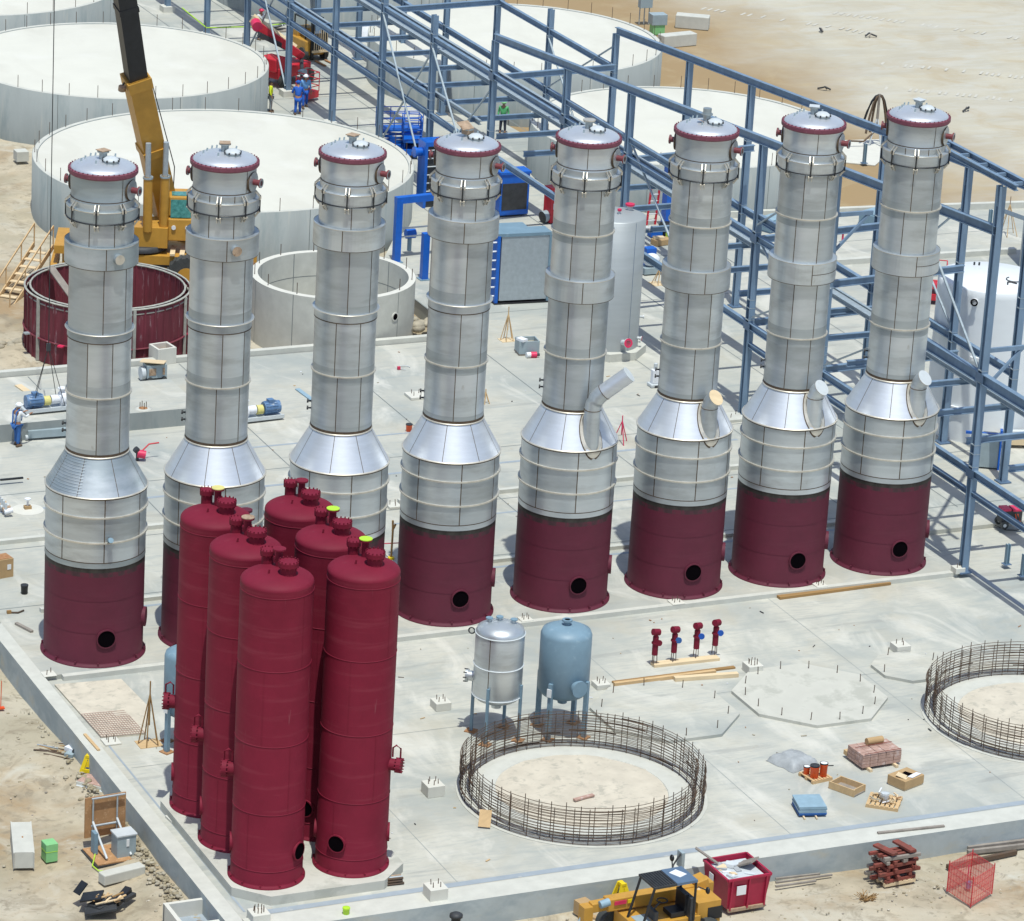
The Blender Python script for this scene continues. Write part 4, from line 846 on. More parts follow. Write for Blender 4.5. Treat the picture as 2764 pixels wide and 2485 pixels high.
# ------------------------------------------------------------------ pads and pedestals
def blob(i, j, x, y, s_, h, label, nb=4, z0=None, m='white_pad', rz=None, sy=None):
    z0 = ZF if z0 is None else z0; p_ = at(i, j, x, y, z0+h); sy = sy or s_; o = thing('pedestal', label, 'pedestal', (p_.x, p_.y, z0), 0 if rz is None else rz, 'small concrete pedestals with anchor bolts')
    q_ = M(); q_.box((0, 0, h/2), (s_, sy, h), m); q_.build('block', o, .015)
    for k in range(nb): a = 2*pi*k/nb+.7; b_ = V((cos(a)*s_*.28, sin(a)*sy*.28, h)); q_ = M(); q_.tube([b_, b_+V((random.uniform(-.02, .02), 0, .17))], .014, 'rebar', 5); q_.build('anchor_bolt', o)
blob(1, 3, 1445, 100, .55, .28, 'white pedestal left of the shiny legged tank')
blob(1, 3, 1385, 745, .58, .38, 'pedestal right of the front red vessels', 5)
blob(1, 3, 1405, 1545, .58, .42, 'pedestal standing on the front wall in line with the rebar ring', 4)
blob(0, 3, 865, 415, .55, .06, 'flat white pedestal by the left wall, next to the sand bed')
blob(0, 3, 1370, 1010, .5, .08, 'flat pedestal by the left wall, beside the front red vessels', 2, rz=.1)
blob(2, 2, 1885, 1590, .55, .30, 'pedestal with many bolts above the larger octagonal pad', 8)
blob(2, 2, 700, 1735, .5, .18, 'white pedestal just right of the blue grey tank', 4)
blob(3, 2, 1060, 1435, .55, .28, 'pedestal behind the smallest octagonal pad', 3)
blob(2, 2, 1285, 1105, .5, .05, 'flat pedestal touching the sixth tower', 4, z0=.0)
blob(2, 2, 110, 1238, .45, .05, 'flat pedestal in front of the gap between fourth and fifth tower', 4, z0=-.0)
blob(3, 2, 430, 972, .45, .05, 'flat pedestal touching the seventh tower', 4, z0=.0)
blob(0, 2, 380, 1668, .45, .03, 'nearly flush pedestal in front of the leftmost tower', 2, z0=.0)
blob(3, 2, 1510, 835, .4, .22, 'rounded white footing at the foot of the front frame column', 2, z0=.0)
blob(0, 0, 165, 1170, .6, .5, 'grey concrete cube left of the big tank', 0, z0=-.2, m='concrete')
blob(1, 1, 1252, 1282, .75, .12, 'flat pad with four bolts between third and fourth towers', 4, z0=.0)
blob(1, 2, 1075, 350, .5, .1, 'small footing between third and fourth tower', 3, z0=.0)
blob(1, 3, 25, 1745, .55, .3, 'corner pedestal with tangled rebar at the front left corner', 9, z0=ZF)
blob(2, 1, 1730, 1450, .9, .12, 'flat footing behind the seventh tower', 2, z0=0., m='concrete')
def octo(x0, y0, x1, y1, label, nb, z0=ZF, h=.11, m='pad'):
    c_ = G((x0+x1)/2, (y0+y1)/2, z0+h); r_ = (G(x1, (y0+y1)/2, z0+h)-G(x0, (y0+y1)/2, z0+h)).length/2*1.02
    p_ = [(c_.x+r_*cos(pi/8+k*pi/4), c_.y+r_*sin(pi/8+k*pi/4)) for k in range(8)]
    st = [(c_.x+r_*.84*cos(2*pi*k/nb+.2), c_.y+r_*.84*sin(2*pi*k/nb+.2)) for k in range(nb)]; pad(p_, z0-.05, z0+h, label, stubs=st, m=m, group='octagonal concrete pads')
octo(1170, 1345, 1458, 1462, 'octagonal pad just right of the rebar ring, with a rusty stain', 10, m='slab_front')
octo(1451, 1318, 1750, 1424, 'largest octagonal pad, pale and sandy, in the open right of the centre', 14)
octo(1724, 1284, 1868, 1348, 'smallest octagonal pad beside the right hand rebar ring', 4, m='slab_front')
# bed of sand with wire mesh by the left wall
cs = [at(0, 2, 425, 1765), at(0, 2, 945, 1722), at(0, 3, 1175, 180), at(0, 3, 1130, 370), at(0, 3, 790, 400)]
q = M(); q.prism([(p_.x-cs[0].x, p_.y-cs[0].y) for p_ in cs], 0, .06, 'sand'); o = solo('sand_bed', q, 'rectangular sand bed with wire mesh inside the left wall', 'sand bed', (cs[0].x, cs[0].y, ZF))
q = M(); a0 = cs[4]; ux = (cs[3]-cs[4]); uy = (cs[0]-cs[4])*.42
for k in range(17): f_ = k/16; q.tube([a0+ux*f_-cs[0]+V((0, 0, .075)), a0+ux*f_+uy*(1 if f_ < .7 else .8)-cs[0]+V((0, 0, .075))], .008, 'brick', 4)
for k in range(13): f_ = k/12; q.tube([a0+uy*f_-cs[0]+V((0, 0, .08)), a0+uy*f_+ux-cs[0]+V((0, 0, .08))], .008, 'brick', 4)
q.build('wire_mesh', o)

# ------------------------------------------------------------------ rebar rings with their slab
def rebar_ring(cx, cy, label, slab_label):
    t = thing('rebar_ring', label, 'rebar cage', (cx, cy, ZF), 0, 'round rebar cages'); rn = random.Random(int(cx))
    for rr, ph in ((3.9, 0), (3.62, .07)):
        m = M()
        for k in range(12):
            z_ = .06+k*.1+rn.uniform(-.012, .012)
            pts = [((rr+rn.uniform(-.012, .012))*cos(2*pi*j/60), (rr+rn.uniform(-.012, .012))*sin(2*pi*j/60), z_+rn.uniform(-.008, .008)) for j in range(61)]; pts[-1] = pts[0]; m.tube(pts, .0105, 'rebar', 5, False)
            a0 = rn.uniform(0, 6.28); m.tube([((rr+.03)*cos(a0+j*.05), (rr+.03)*sin(a0+j*.05), z_+.012) for j in range(9)], .017, 'rebar', 5)
        m.build('hoops', t)
        m = M()
        for k in range(48): a = 2*pi*k/48+ph+rn.uniform(-.02, .02); m.tube([((rr-.02)*cos(a), (rr-.02)*sin(a), 0), ((rr-.02)*cos(a+rn.uniform(-.004, .004)), (rr-.02)*sin(a), 1.22+rn.uniform(-.04, .1))], .014, 'rebar', 5)
        m.build('uprights', t)
    m = M(); m.lathe([(4.02, ZF+.004-ZF), (4.02, .02), (3.3, .05), (3.3, .12), (2.78, .12), (2.76, .09)], 'concrete', n=72, smooth=False); q_ = thing('round_slab', slab_label, 'slab', (cx, cy, ZF), 0, 'round slabs inside the rebar cages'); m.build('ring_edge', q_)
    m = M(); pr = []; n = 40
    vs = [(0, 0, .16)]; fs = []
    for j in range(1, 9):
        for k in range(n): r_ = 2.8*j/8*(1+(.03*noise.noise((k*.6, j, 2)) if j == 8 else 0)); a = 2*pi*k/n; vs.append((r_*cos(a), r_*sin(a), .13+.05*noise.noise((r_*cos(a)*1.5+cx, r_*sin(a)*1.5, 0))-(.03 if j == 8 else 0)))
    fs = [(0, 1+k, 1+(k+1) % n) for k in range(n)]+[(1+(j-1)*n+k, 1+j*n+k, 1+j*n+(k+1) % n, 1+(j-1)*n+(k+1) % n) for j in range(1, 8) for k in range(n)]
    m.add(vs, fs, 'sand', True); m.build('sand_fill', q_)
rebar_ring(12.75, -15.45, 'complete round rebar cage in front of the two legged tanks', 'round sandy slab inside the complete rebar cage')
e_ = G(1834, 1340, 1.05)+RH*3.9
rebar_ring(e_.x, e_.y, 'round rebar cage cut off by the right edge', 'round sandy slab cut off by the right edge')
# boards at the ring
def board(name, a, b, w_, t_, mt, label, z=None, cat='plank', group=None):
    a = V(a); b = V(b); m = M(); m.bar(V((0, 0, t_/2+.003)), b-a+V((0, 0, t_/2+.003)), w_, t_, mt); return solo(name, m, label, cat, tuple(a), 0, group, .004)
m = M(); m.box((0, 0, .28), (.38, .03, .55), 'wood', R(-30), R(-35)); solo('plywood_piece', m, 'small square of plywood leaning on the left front of the rebar ring', 'board', tuple(at(1, 3, 1760, 1060, ZF)+V((0, -.25, 0))))
board('plank', at(2, 3, 490, 885, -.0), at(2, 3, 640, 845, -.0), .14, .06, 'brick', 'short pinkish plank lying on the sand inside the rebar ring')
board('plank', at(3, 2, 105, 1085, ZF), at(3, 2, 970, 970, ZF), .26, .1, 'brown_wood', 'long brown plank lying in front of the seventh and eighth towers')
board('plank', at(2, 2, 790, 1745, ZF), at(2, 2, 1740, 1625, ZF), .16, .06, 'brown_wood', 'darkest of the planks below the red valves, at the back')
board('plank', at(2, 2, 800, 1765, ZF), at(2, 2, 1590, 1665, ZF), .14, .12, 'wood', 'middle one of the planks below the red valves')
board('plank', at(2, 2, 1270, 1725, ZF), at(2, 2, 1765, 1690, ZF), .2, .14, 'pale_wood', 'shortest and palest plank below the red valves')
board('plank', at(3, 3, 880, 1140, -.1), at(3, 3, 1400, 1085, -.1), .1, .05, 'grey_wood', 'thin weathered plank lying on top of the front wall at right')
board('plank', at(0, 1, 140, 1215, 0), at(0, 1, 262, 1300, 0), .3, .05, 'pale_wood', 'pale plank behind the pump at the left edge')
board('plank', at(0, 3, 660, 370, .0), at(0, 3, 770, 495, .0), .1, .05, 'wood', 'narrow plank on top of the left wall')
board('steel_bars', at(0, 2, 0, 165, .17), at(0, 2, 180, 148, .17), .1, .06, 'black', 'black steel bars lying on the kerb at the left edge', cat='steel bars')
board('plank', at(0, 2, 125, 1285, 0), at(0, 2, 250, 1350, 0), .12, .08, 'grey_wood', 'short weathered stick left of the leftmost tower base')
board('plank', at(1, 1, 325, 1245, 0), at(1, 1, 440, 1330, 0), .2, .05, 'sheet_blue', 'blue grey plank left of the third tower')
board('plank', at(0, 1, 1165, 1370, .3), at(0, 1, 1440, 1300, .3), .08, .08, 'foam_white', 'white pipe lying on the plinth beside the second tower')
# steel bundle
a_ = at(1, 3, 570, 1590, ZF); b_ = at(1, 3, 1150, 1525, ZF); t = thing('steel_bundle', 'bundle of rusty reinforcing bars in front of the vessel pad', 'steel bundle', tuple(a_)); d_ = b_-a_
for k in range(9):
    o_ = V((0, (k % 3)*.09-.09, .05+.085*(k//3))); m = M(); m.tube([o_+d_*random.uniform(0, .04), o_+d_*random.uniform(.95, 1)], .04, ('rebar', 'galv', 'rusty_plate')[k % 3], 8); m.build('bar', t)

# ------------------------------------------------------------------ materials stacked at the front right
def pallet(t, w_, d_, mt='wood', z=0):
    m = M()
    for k in range(3): m.box((0, (k-1)*(d_-.1)/2, z+.045), (w_, .1, .09), mt)
    n = 7
    for k in range(n): m.box((-w_/2+.06+k*(w_-.12)/(n-1), 0, z+.105), (w_/n*.72, d_, .025), mt)
    return m.build('pallet', t)
# tarp
t = M(); n = 14; vs = []
for j in range(n+1):
    for i in range(n+1):
        u = i/n*2-1; v = j/n*2-1; e = max(abs(u), abs(v)); h_ = .28*(1-e**5)+.06*noise.noise((u*3, v*3, 0))*(1-e)+.05*noise.noise((u*6, v*6, 4)); vs.append((u*.62*(1+.12*noise.noise((u*2, v*2, 9))), v*.62*(1+.12*noise.noise((v*3, u*2, 5))), max(.01, h_)))
t.add(vs, [(j*(n+1)+i, j*(n+1)+i+1, (j+1)*(n+1)+i+1, (j+1)*(n+1)+i) for j in range(n) for i in range(n)], 'tarp', True)
solo('tarpaulin', t, 'grey tarpaulin thrown over a low stack beside the orange buckets', 'tarpaulin', tuple(at(3, 3, 215, 585)), R(20))
p_ = at(3, 3, 395, 705); t = thing('pallet', 'small wooden pallet carrying the three orange buckets', 'pallet', tuple(p_), R(8)); pallet(t, .8, .8)
def bucket(loc, label, mt, lid, r_=.15, h_=.36, group=None, rim=None):
    t = thing('bucket', label, 'bucket', loc, 0, group); m = M(); m.lathe([(.001, 0), (r_*.88, 0), (r_, h_)], mt, n=20); m.lathe([(r_, h_*.86), (r_*1.06, h_*.86), (r_*1.06, h_*.9), (r_, h_*.9)], mt, n=20, smooth=False)
    m.build('body', t); m = M(); m.lathe([(r_*1.05, h_-.03), (r_*1.05, h_+.01), (r_*.9, h_+.01)], rim or lid, n=20, smooth=False); m.disc((0, 0, h_+.004), r_*.92, lid, 20); m.build('lid', t)
for k, (x_, y_, l_) in enumerate(((385, 700, 'orange bucket with a dark lid, at the front of the small pallet'), (455, 690, 'orange bucket with a black rim, at the right of the small pallet'), (325, 672, 'orange and white bucket at the back left of the small pallet'))):
    bucket(tuple(at(3, 3, x_, y_, ZF+.12)), l_, 'orange', ('dark', 'white', 'white')[k], (.15, .13, .11)[k], (.42, .46, .26)[k], 'orange buckets on a pallet', 'black')
bucket(tuple(at(1, 1, 1195, 1570, 0)), 'lone orange bucket on the slab between third and fourth towers', 'orange', 'dark', .13, .3)
bucket(tuple(at(0, 2, 190, 1045, 0)), 'small black bucket left of the leftmost tower', 'black', 'dark', .13, .33)
bucket(tuple(at(1, 3, 705, 1765, ZF+.05)), 'lime green bucket on the front wall', 'lime', 'lime', .11, .2)
# wooden tray
p_ = at(3, 3, 640, 800); t = thing('wooden_crate', 'open shallow wooden crate with grey lining right of the orange buckets', 'crate', tuple(p_), R(27)); m = M(); w_, d_ = .62, 1.0
m.box((0, 0, .03), (w_, d_, .04), 'grey_wood'); m.build('floor', t); m = M()
for k in (-1, 1): m.box((k*w_/2, 0, .13), (.035, d_, .24), 'wood')
for k in (-1, 1): m.box((0, k*(d_/2-.05), .13), (w_-.04, .035, .24), 'wood')
m.build('sides', t)
# brick pallet
p_ = at(3, 3, 850, 585); t = thing('brick_stack', 'stacked pinkish blocks strapped on a timber pallet', 'blocks', tuple(p_), R(3)); m = M()
for k in (-.5, .5): m.box((k, 0, .05), (.1, 1.3, .09), 'pale_wood')
m.build('bearers', t); m = M()
for l_ in range(4):
    for a in range(5):
        for b in range(4 if a else 4): m.box((-.6+a*.3+random.uniform(-.006, .006), -.35+b*.24, .15+l_*.115), (.285, .225, .105), 'brick')
m.build('blocks', t, .006); m = M()
for a in range(5): m.box((-.6+a*.3, .62, .2), (.28, .2, .16), 'wood')
m.box((0, -.475, .6), (1.4, .02, .015), 'red_wood'); m.box((0, .1, .6), (1.4, .02, .015), 'red_wood'); m.build('straps', t)
m = M(); m.cyl((-.3, 0, .12), (.3, 0, .12), .12, 'cardboard', 18); solo('paper_roll', m, 'brown paper roll lying on top of the pinkish blocks', 'roll', (p_.x+.1, p_.y+.25, ZF+.55), R(3))
# cardboard box with a hole
p_ = at(3, 3, 1095, 755); t = thing('cardboard_box', 'large flat cardboard box, torn open on top, right of the crates', 'box', tuple(p_), R(20)); m = M()
m.box((0, 0, .2), (.95, .75, .3), 'cardboard'); m.box((0, 0, .03), (.9, .7, .06), 'pale_wood'); m.build('carton', t, .01); m = M(); m.box((-.02, .0, .355), (.42, .28, .01), 'opening_shade', .2); m.build('hole', t); m = M(); m.box((-.22, -.1, .37), (.3, .5, .01), 'pale_wood', .4, R(12)); m.box((.15, -.22, .365), (.5, .2, .01), 'foam_white', .1, R(-6)); m.build('flap', t); m = M(); m.box((.62, .12, .02), (.35, .5, .03), 'cardboard', -.4); m.build('flap', t)  # the hole is a black plate, standing for the dark inside of the carton
# debris pallet
p_ = at(3, 3, 930, 905); t = thing('debris_pallet', 'wooden pallet heaped with offcuts and scrap', 'pallet', tuple(p_), R(-38)); pallet(t, 1.05, 1.0, 'wood'); rn = random.Random(5); m = M()
for k in range(26): a = rn.uniform(0, 6.28); c0 = V((rn.uniform(-.4, .4), rn.uniform(-.35, .35), .14+rn.uniform(0, .08))); L = rn.uniform(.1, .35); m.bar(c0, c0+V((cos(a)*L, sin(a)*L, rn.uniform(-.02, .1))), .04, .03, rn.choice(['pale_wood', 'brown_wood', 'grey_wood', 'rubble', 'foam_white', 'rust']))
m.build('scrap', t)
bucket((p_.x-.02, p_.y-.05, ZF+.13), 'white bucket standing on the heaped scrap pallet', 'white', 'light_grey', .13, .26)
# blue sheet stack
p_ = at(3, 3, 345, 965); t = thing('sheet_stack', 'stack of pale blue sheets on the slab in front of the orange buckets', 'sheets', tuple(p_), R(-14)); m = M()
for k in range(7): m.box((random.uniform(-.015, .015), random.uniform(-.015, .015), .08+k*.045), (.9, .95, .035), 'sheet_blue' if k > 1 else 'denim')
m.build('sheets', t)
m = M(); m.box((-.3, -.52, .04), (.05, .25, .05), 'pale_wood'); m.box((.1, -.52, .04), (.05, .25, .05), 'pale_wood'); m.build('bearers', t)

# ------------------------------------------------------------------ front strip of dirt
def dz(x, y): return gz(x, y)+.0
# dumpster
p_ = at(2, 3, 1900, 1730, ZD); t = thing('dumpster', 'dark red open dumpster full of light rubble and boards', 'dumpster', (p_.x-.34, p_.y+.7, ZD), R(2)); m = M(); W_, D_, H_ = 1.5, 1.55, 1.15
pts = lambda s_, z_, e=0: [V((-W_/2*s_+e, -D_/2*s_, z_)), V((W_/2*s_+e, -D_/2*s_, z_)), V((W_/2*s_+e, D_/2*s_, z_)), V((-W_/2*s_+e, D_/2*s_, z_))]
m.add(pts(.86, .12)+pts(1, H_), [(0, 1, 5, 4), (1, 2, 6, 5), (2, 3, 7, 6), (3, 0, 4, 7), (3, 2, 1, 0)], 'dumpster_red'); m.add(pts(.83, .16)+pts(.96, H_), [(4, 5, 1, 0), (5, 6, 2, 1), (6, 7, 3, 2), (7, 4, 0, 3)], 'dumpster_red')
tp_ = pts(1, H_); ip = pts(.96, H_); m.add(tp_+ip, [(k, (k+1) % 4, 4+(k+1) % 4, 4+k) for k in range(4)], 'dumpster_red')
for k in range(4): m.bar(tp_[k], tp_[(k+1) % 4], .07, .07, 'dumpster_red')
for k in (-.4, 0, .4): m.bar((k*W_, -D_/2*.92-.02, .12), (k*W_, -D_/2-.02, H_), .06, .05, 'dumpster_red')
m.bar((-W_/2*.85, -D_/2*.9, .1), (W_/2*.85, -D_/2*.9, .1), .1, .1, 'rusty_plate'); m.build('bin', t)
m = M(); m.box((-.28, -D_/2-.035, .78), (.32, .02, .3), 'white'); m.build('sticker', t); m = M(); m.box((-W_/2-.03, .2, .85), (.02, .25, .25), 'white'); m.build('sticker', t)
m = M(); m.box((0, 0, .85), (1.3, 1.32, .4), 'light_grey'); 
for k in range(14): m.box((random.uniform(-.5, .5), random.uniform(-.5, .5), 1.06), (random.uniform(.1, .4), random.uniform(.05, .3), .06), random.choice(['white', 'light_grey', 'pale_wood', 'tarp']), random.uniform(0, 3), random.uniform(-.3, .3))
m.bar((.15, .5, .95), (.55, -.1, 1.35), .5, .05, 'grey_wood'); m.bar((-.4, .5, 1.1), (-1.0, .9, 1.55), .12, .04, 'grey_wood'); m.build('rubble', t)
# telehandler
p_ = at(2, 3, 1150, 1880, ZD); TL_ = thing('telehandler', 'yellow telehandler with black cab roof, cut off by the bottom edge', 'telehandler', (p_.x-1.0, p_.y-1.05, ZD), R(3.0)); m = M()
m.box((.5, 0, .95), (2.6, 1.1, .5), 'yellow'); m.box((.4, -.56, .75), (1.2, .02, .3), 'dark'); m.box((1.9, -.76, 1.2), (.5, .02, .4), 'black'); m.box((1.7, 0, 1.15), (.8, 1.5, .9), 'yellow'); m.box((.6, -.62, 1.0), (1.5, .5, .5), 'yellow'); m.build('chassis', TL_, .04)
for x_ in (-.6, 1.6):
    for y_ in (-.85, .85):
        m = M(); m.cyl((x_, y_-.2, .55), (x_, y_+.2, .55), .55, 'rubber', 24); w_ = m.build('wheel', TL_); m = M(); m.cyl((x_, y_-.22, .55), (x_, y_+.22, .55), .25, 'yellow', 16); m.build('rim', w_)
m = M(); m.bar((2.1, .42, 1.45), (-1.2, .42, 1.48), .36, .4, 'yellow'); m.bar((-.8, .42, 1.48), (-1.7, .42, 1.46), .28, .3, 'yellow'); bmo = m.build('boom', TL_, .03)
m = M(); m.bar((1.75, .35, 1.65), (2.15, .35, 1.75), .5, .3, 'yellow'); m.cyl((1.2, .1, 1.0), (1.85, .1, 1.6), .08, 'pale_wood', 12); m.box((2.15, .4, 1.45), (.4, .5, .55), 'yellow'); m.build('boom_head', bmo, .02)
m = M(); m.box((-.8, .21, 1.55), (.4, .02, .12), 'pink_red'); m.box((-.45, .21, 1.55), (.2, .02, .12), 'bright_yellow'); m.build('decal', bmo)
m = M(); m.tube([(-1.9, .4, 1.35), (-2.0, .5, 1.0), (-2.2, .3, .8)], .05, 'grey_paint', 8); m.box((-1.85, .4, 1.3), (.3, .35, .5), 'yellow'); m.cyl((-1.5, .2, 1.6), (-1.2, .2, 1.65), .12, 'sheet_blue', 12); m.build('quick_hitch', bmo)
m = M(); cx_ = .45; hr = 2.45
for x_, y_ in ((-.35, -.95), (-.35, -.1), (1.05, -.95), (1.05, -.1)): m = M(); m.tube([(x_-(.35 if x_ < 0 else 0), y_, 1.2), (x_, y_, hr)], .04, 'black', 8); m.build('cab_post', TL_)
m = M(); m.box((.0, -.5, hr+.03), (.75, 1.0, .07), 'dark'); m.box((.73, -.5, hr+.035), (.70, 1.0, .08), 'steel_dark'); m.box((.72, -.42, hr+.085), (.32, .42, .015), 'foam_white', .4)
for k in range(8): m.box((-.32+k*.09, -.5, hr+.075), (.03, .9, .015), 'black')
m.build('cab_roof', TL_); m = M(); m.box((.65, -.5, 1.35), (.5, .5, .14), 'black'); m.box((.9, -.5, 1.65), (.12, .5, .6), 'black'); m.box((-.1, -.5, 1.4), (.12, .5, .3), 'dark'); m.tube([(-.1, -.5, 1.5), (.15, -.5, 1.75)], .03, 'dark', 6); m.torus((.2, -.5, 1.78), .16, .02, 'black', 16); m.box((1.0, -.5, 1.35), (.15, .9, 1.1), 'dark'); m.box((-.35, -.5, 1.15), (.5, .8, .12), 'grey_paint'); m.build('seat', TL_)
for a, b in (((1.1, -1.0, 2.3), (1.35, -1.15, 2.2)), ((.9, .2, 2.3), (1.0, .45, 2.6))): m = M(); m.tube([a, b], .02, 'black', 6); m.ball(b, .1, 'black', 10, (.6, 1, 1.1)); m.build('mirror', TL_)
m = M(); m.tube([(1.0, .55, 1.8), (1.25, .75, 2.2), (1.5, .8, 2.5)], .03, 'dark', 6); m.box((1.55, .85, 2.3), (.1, .3, .5), 'grey_paint'); m.build('work_light', TL_)
# cardboard box left of telehandler boom
m = M(); m.box((0, 0, .22), (.42, .38, .44), 'cardboard'); m.box((.0, -.195, .22), (.14, .01, .18), 'pale_wood'); m.bar((.1, -.15, .0), (.25, -.5, -.05), .15, .1, 'cardboard'); solo('cardboard_box', m, 'brown cardboard box behind the telehandler boom tip', 'box', tuple(at(2, 3, 555, 1765, ZD)), .2)
# yellow letter-A shaped stands
def afr(loc, rz, label, s_=1.):
    t = thing('trestle', label, 'trestle', loc, rz, 'bright yellow A shaped trestles'); t.scale = (s_,)*3
    for y_ in (-.12, .12):
        m = M(); m.bar((-.34, y_*2.2, 0), (-.05, y_, 1.0), .17, .06, 'bright_yellow', (0, 1, 0)); m.bar((.34, y_*2.2, 0), (.05, y_, 1.0), .17, .06, 'bright_yellow', (0, 1, 0)); m.bar((-.24, y_*1.8, .32), (.24, y_*1.8, .32), .06, .16, 'bright_yellow'); m.build('side', t)
    m = M(); m.box((0, 0, .98), (.2, .36, .1), 'bright_yellow'); m.box((0, -.16, .62), (.2, .03, .26), 'bright_yellow'); m.build('top', t); return t
afr(tuple(at(2, 3, 850, 1700, ZD)), R(10), 'yellow A shaped trestle by the front wall above the telehandler', .76)
afr(tuple(at(0, 3, 690, 690, ZD)), R(-35), 'yellow A shaped trestle leaning outside the left wall', .74)
# red timber stack
p_ = at(3, 3, 1040, 1530, ZD); t = thing('timber_stack', 'untidy stack of dark red timbers on a pallet outside the front wall', 'timber stack', (p_.x, p_.y+.35, ZD), R(4)); rn = random.Random(3); pallet(t, 1.15, .85, 'pale_wood')
for k in range(34):
    l_ = k//5; z_ = .17+l_*.125; m = M(); ln = rn.uniform(1.0, 1.6)
    if l_ % 2: m.box((rn.uniform(-.5, .5), rn.uniform(-.08, .08), z_), (.11, ln*.62, .1), rn.choice(['red_wood', 'red_wood', 'grey_wood']), rn.uniform(-.1, .1))
    else: m.box((rn.uniform(-.15, .15), -.36+(k % 5)*.18, z_), (ln, .1, .1), rn.choice(['red_wood', 'red_wood', 'grey_wood']), rn.uniform(-.06, .06))
    m.build('timber', t)
for x_, a in ((-.38, .25), (.32, .15)): m = M(); m.box((x_, 0, 1.08), (.24, .85, .07), 'red_wood', a); m.build('timber', t)
# pink mesh fence box
p_ = at(3, 3, 1600, 1590, ZD); t = thing('safety_barrier', 'pink orange mesh barrier round an excavation at lower right', 'barrier', (p_.x, p_.y+.6, ZD), R(0))
cn = [at(3, 3, 1420, 1590, ZD), at(3, 3, 1605, 1715, ZD), at(3, 3, 1770, 1610, ZD), at(3, 3, 1600, 1500, ZD)]; cn = [c_-V((p_.x, p_.y+.6, ZD)) for c_ in cn]
for k in range(4):
    a, b = cn[k], cn[(k+1) % 4]; m = M(); m.add([a+V((0, 0, .02)), b+V((0, 0, .02)), b+V((0, 0, .98)), a+V((0, 0, .98))], [(0, 1, 2, 3)], 'pink_mesh')
    for j in range(9): f_ = j/9; m.tube([a+(b-a)*f_+V((0, 0, .02)), a+(b-a)*f_+V((0, 0, .98))], .006, 'red', 4)
    for j in range(5): z_ = .05+.22*j; m.tube([a+V((0, 0, z_)), b+V((0, 0, z_))], .006, 'red', 4)
    m.build('mesh_panel', t); m = M(); m.tube([a, a+V((0, 0, 1.05))], .02, 'red', 6); m.build('post', t)
m = M(); m.box((0.05, -.25, .12), (.14, .1, .22), 'denim'); m.box((.12, -.2, .06), (.1, .1, .1), 'foam_white'); m.tube([(0, -.25, .2), (0, -.25, .8)], .02, 'pink_red', 6); solo('tool_bag', m, 'small blue and white bag inside the pink mesh barrier', 'bag', (p_.x, p_.y+.45, ZD))
# long dark timbers right, rods near dumpster
for k, (a, b, l_) in enumerate((((1580, 1270), (2150, 1200), 'upper of the long dark timbers outside the front wall at right'), ((1580, 1300), (2150, 1235), 'lower of the long dark timbers outside the front wall at right'), ((1420, 1415), (1960, 1300), 'long rusty bar passing behind the pink mesh barrier'))):
    board('long_timber', at(3, 3, *a, ZD), at(3, 3, *b, ZD), .12, .14, 'grey_wood' if k < 2 else 'rebar', l_, cat='timber', group='long timbers along the front wall')
for k, (a, b, l_) in enumerate((((85, 1500), (430, 1460), 'topmost pipe of the three beside the dumpster'), ((85, 1530), (525, 1468), 'middle pipe, longest of the three beside the dumpster'), ((85, 1560), (400, 1515), 'lowest pipe of the three beside the dumpster'))):
    board('pipe', at(3, 3, *a, ZD), at(3, 3, *b, ZD), .06, .06, 'grey_wood', l_, cat='pipe', group='thin pipes beside the dumpster')
# dry weed tufts at the front
for (x_, y_, l_) in ((790, 1660, 'dry brown brush sticking out of the dirt in front of the timber stack'),):
    m = M(); rn = random.Random(2)
    for k in range(40): a = rn.uniform(0, 6.28); L = rn.uniform(.2, .6); b_ = V((rn.uniform(-.2, .2), rn.uniform(-.15, .15), 0)); m.bar(b_, b_+V((cos(a)*L*.6, sin(a)*L*.5, L*.4)), .02, .015, 'brown_wood')
    solo('dry_brush', m, l_, 'brush', tuple(at(3, 3, x_, y_, ZD)))

# ------------------------------------------------------------------ left strip of dirt
m = M(); 
m.prism([(-1.15, -.32), (1.15, -.32), (1.08, -.27), (1.08, .27), (1.15, .32), (-1.15, .32), (-1.08, .27), (-1.08, -.27)], 0, .55, 'concrete'); m.box((0, 0, .55), (.1, .05, .04), 'rust')
b0 = at(0, 3, 200, 1330, ZD); solo('concrete_block', m, 'big white concrete block next to the green box at lower left', 'concrete block', (b0.x, b0.y+.35, ZD), R(75), bevel=.02)
m = M(); m.box((0, 0, .17), (.38, .42, .34), 'green'); m.box((0, 0, .47), (.39, .43, .25), 'green'); m.box((0, 0, .34), (.4, .44, .02), 'lime'); solo('green_box', m, 'pale green utility box right of the white concrete block', 'utility box', tuple(at(0, 3, 385, 1340, ZD)), R(4), bevel=.02)
p_ = at(0, 3, 900, 1330, ZD); t = thing('panel_rack', 'grey electrical panel on a braced rack backed with plywood, outside left wall', 'electrical rack', (p_.x, p_.y+.2, ZD), R(4)); m = M()
m.box((-.02, 0, .06), (1.5, 1.25, .05), 'plywood'); m.box((-.02, 0, .02), (1.6, 1.3, .05), 'dark'); m.build('skid', t); m = M(); m.box((-.0, .72, 1.05), (1.35, .05, 1.35), 'plywood'); m.build('backboard', t)
m = M()
for x_ in (-.45, .35):
    m.tube([(x_, .6, .1), (x_, .6, 1.7)], .03, 'galv', 8); m.tube([(x_, .6, .95), (x_+.05, -.45, .15)], .04, 'light_grey', 8)
m.tube([(-.5, .6, 1.72), (.6, .6, 1.72)], .035, 'galv', 8); m.tube([(-.5, .6, .8), (.4, .6, .8)], .04, 'galv', 8); m.build('frame', t)
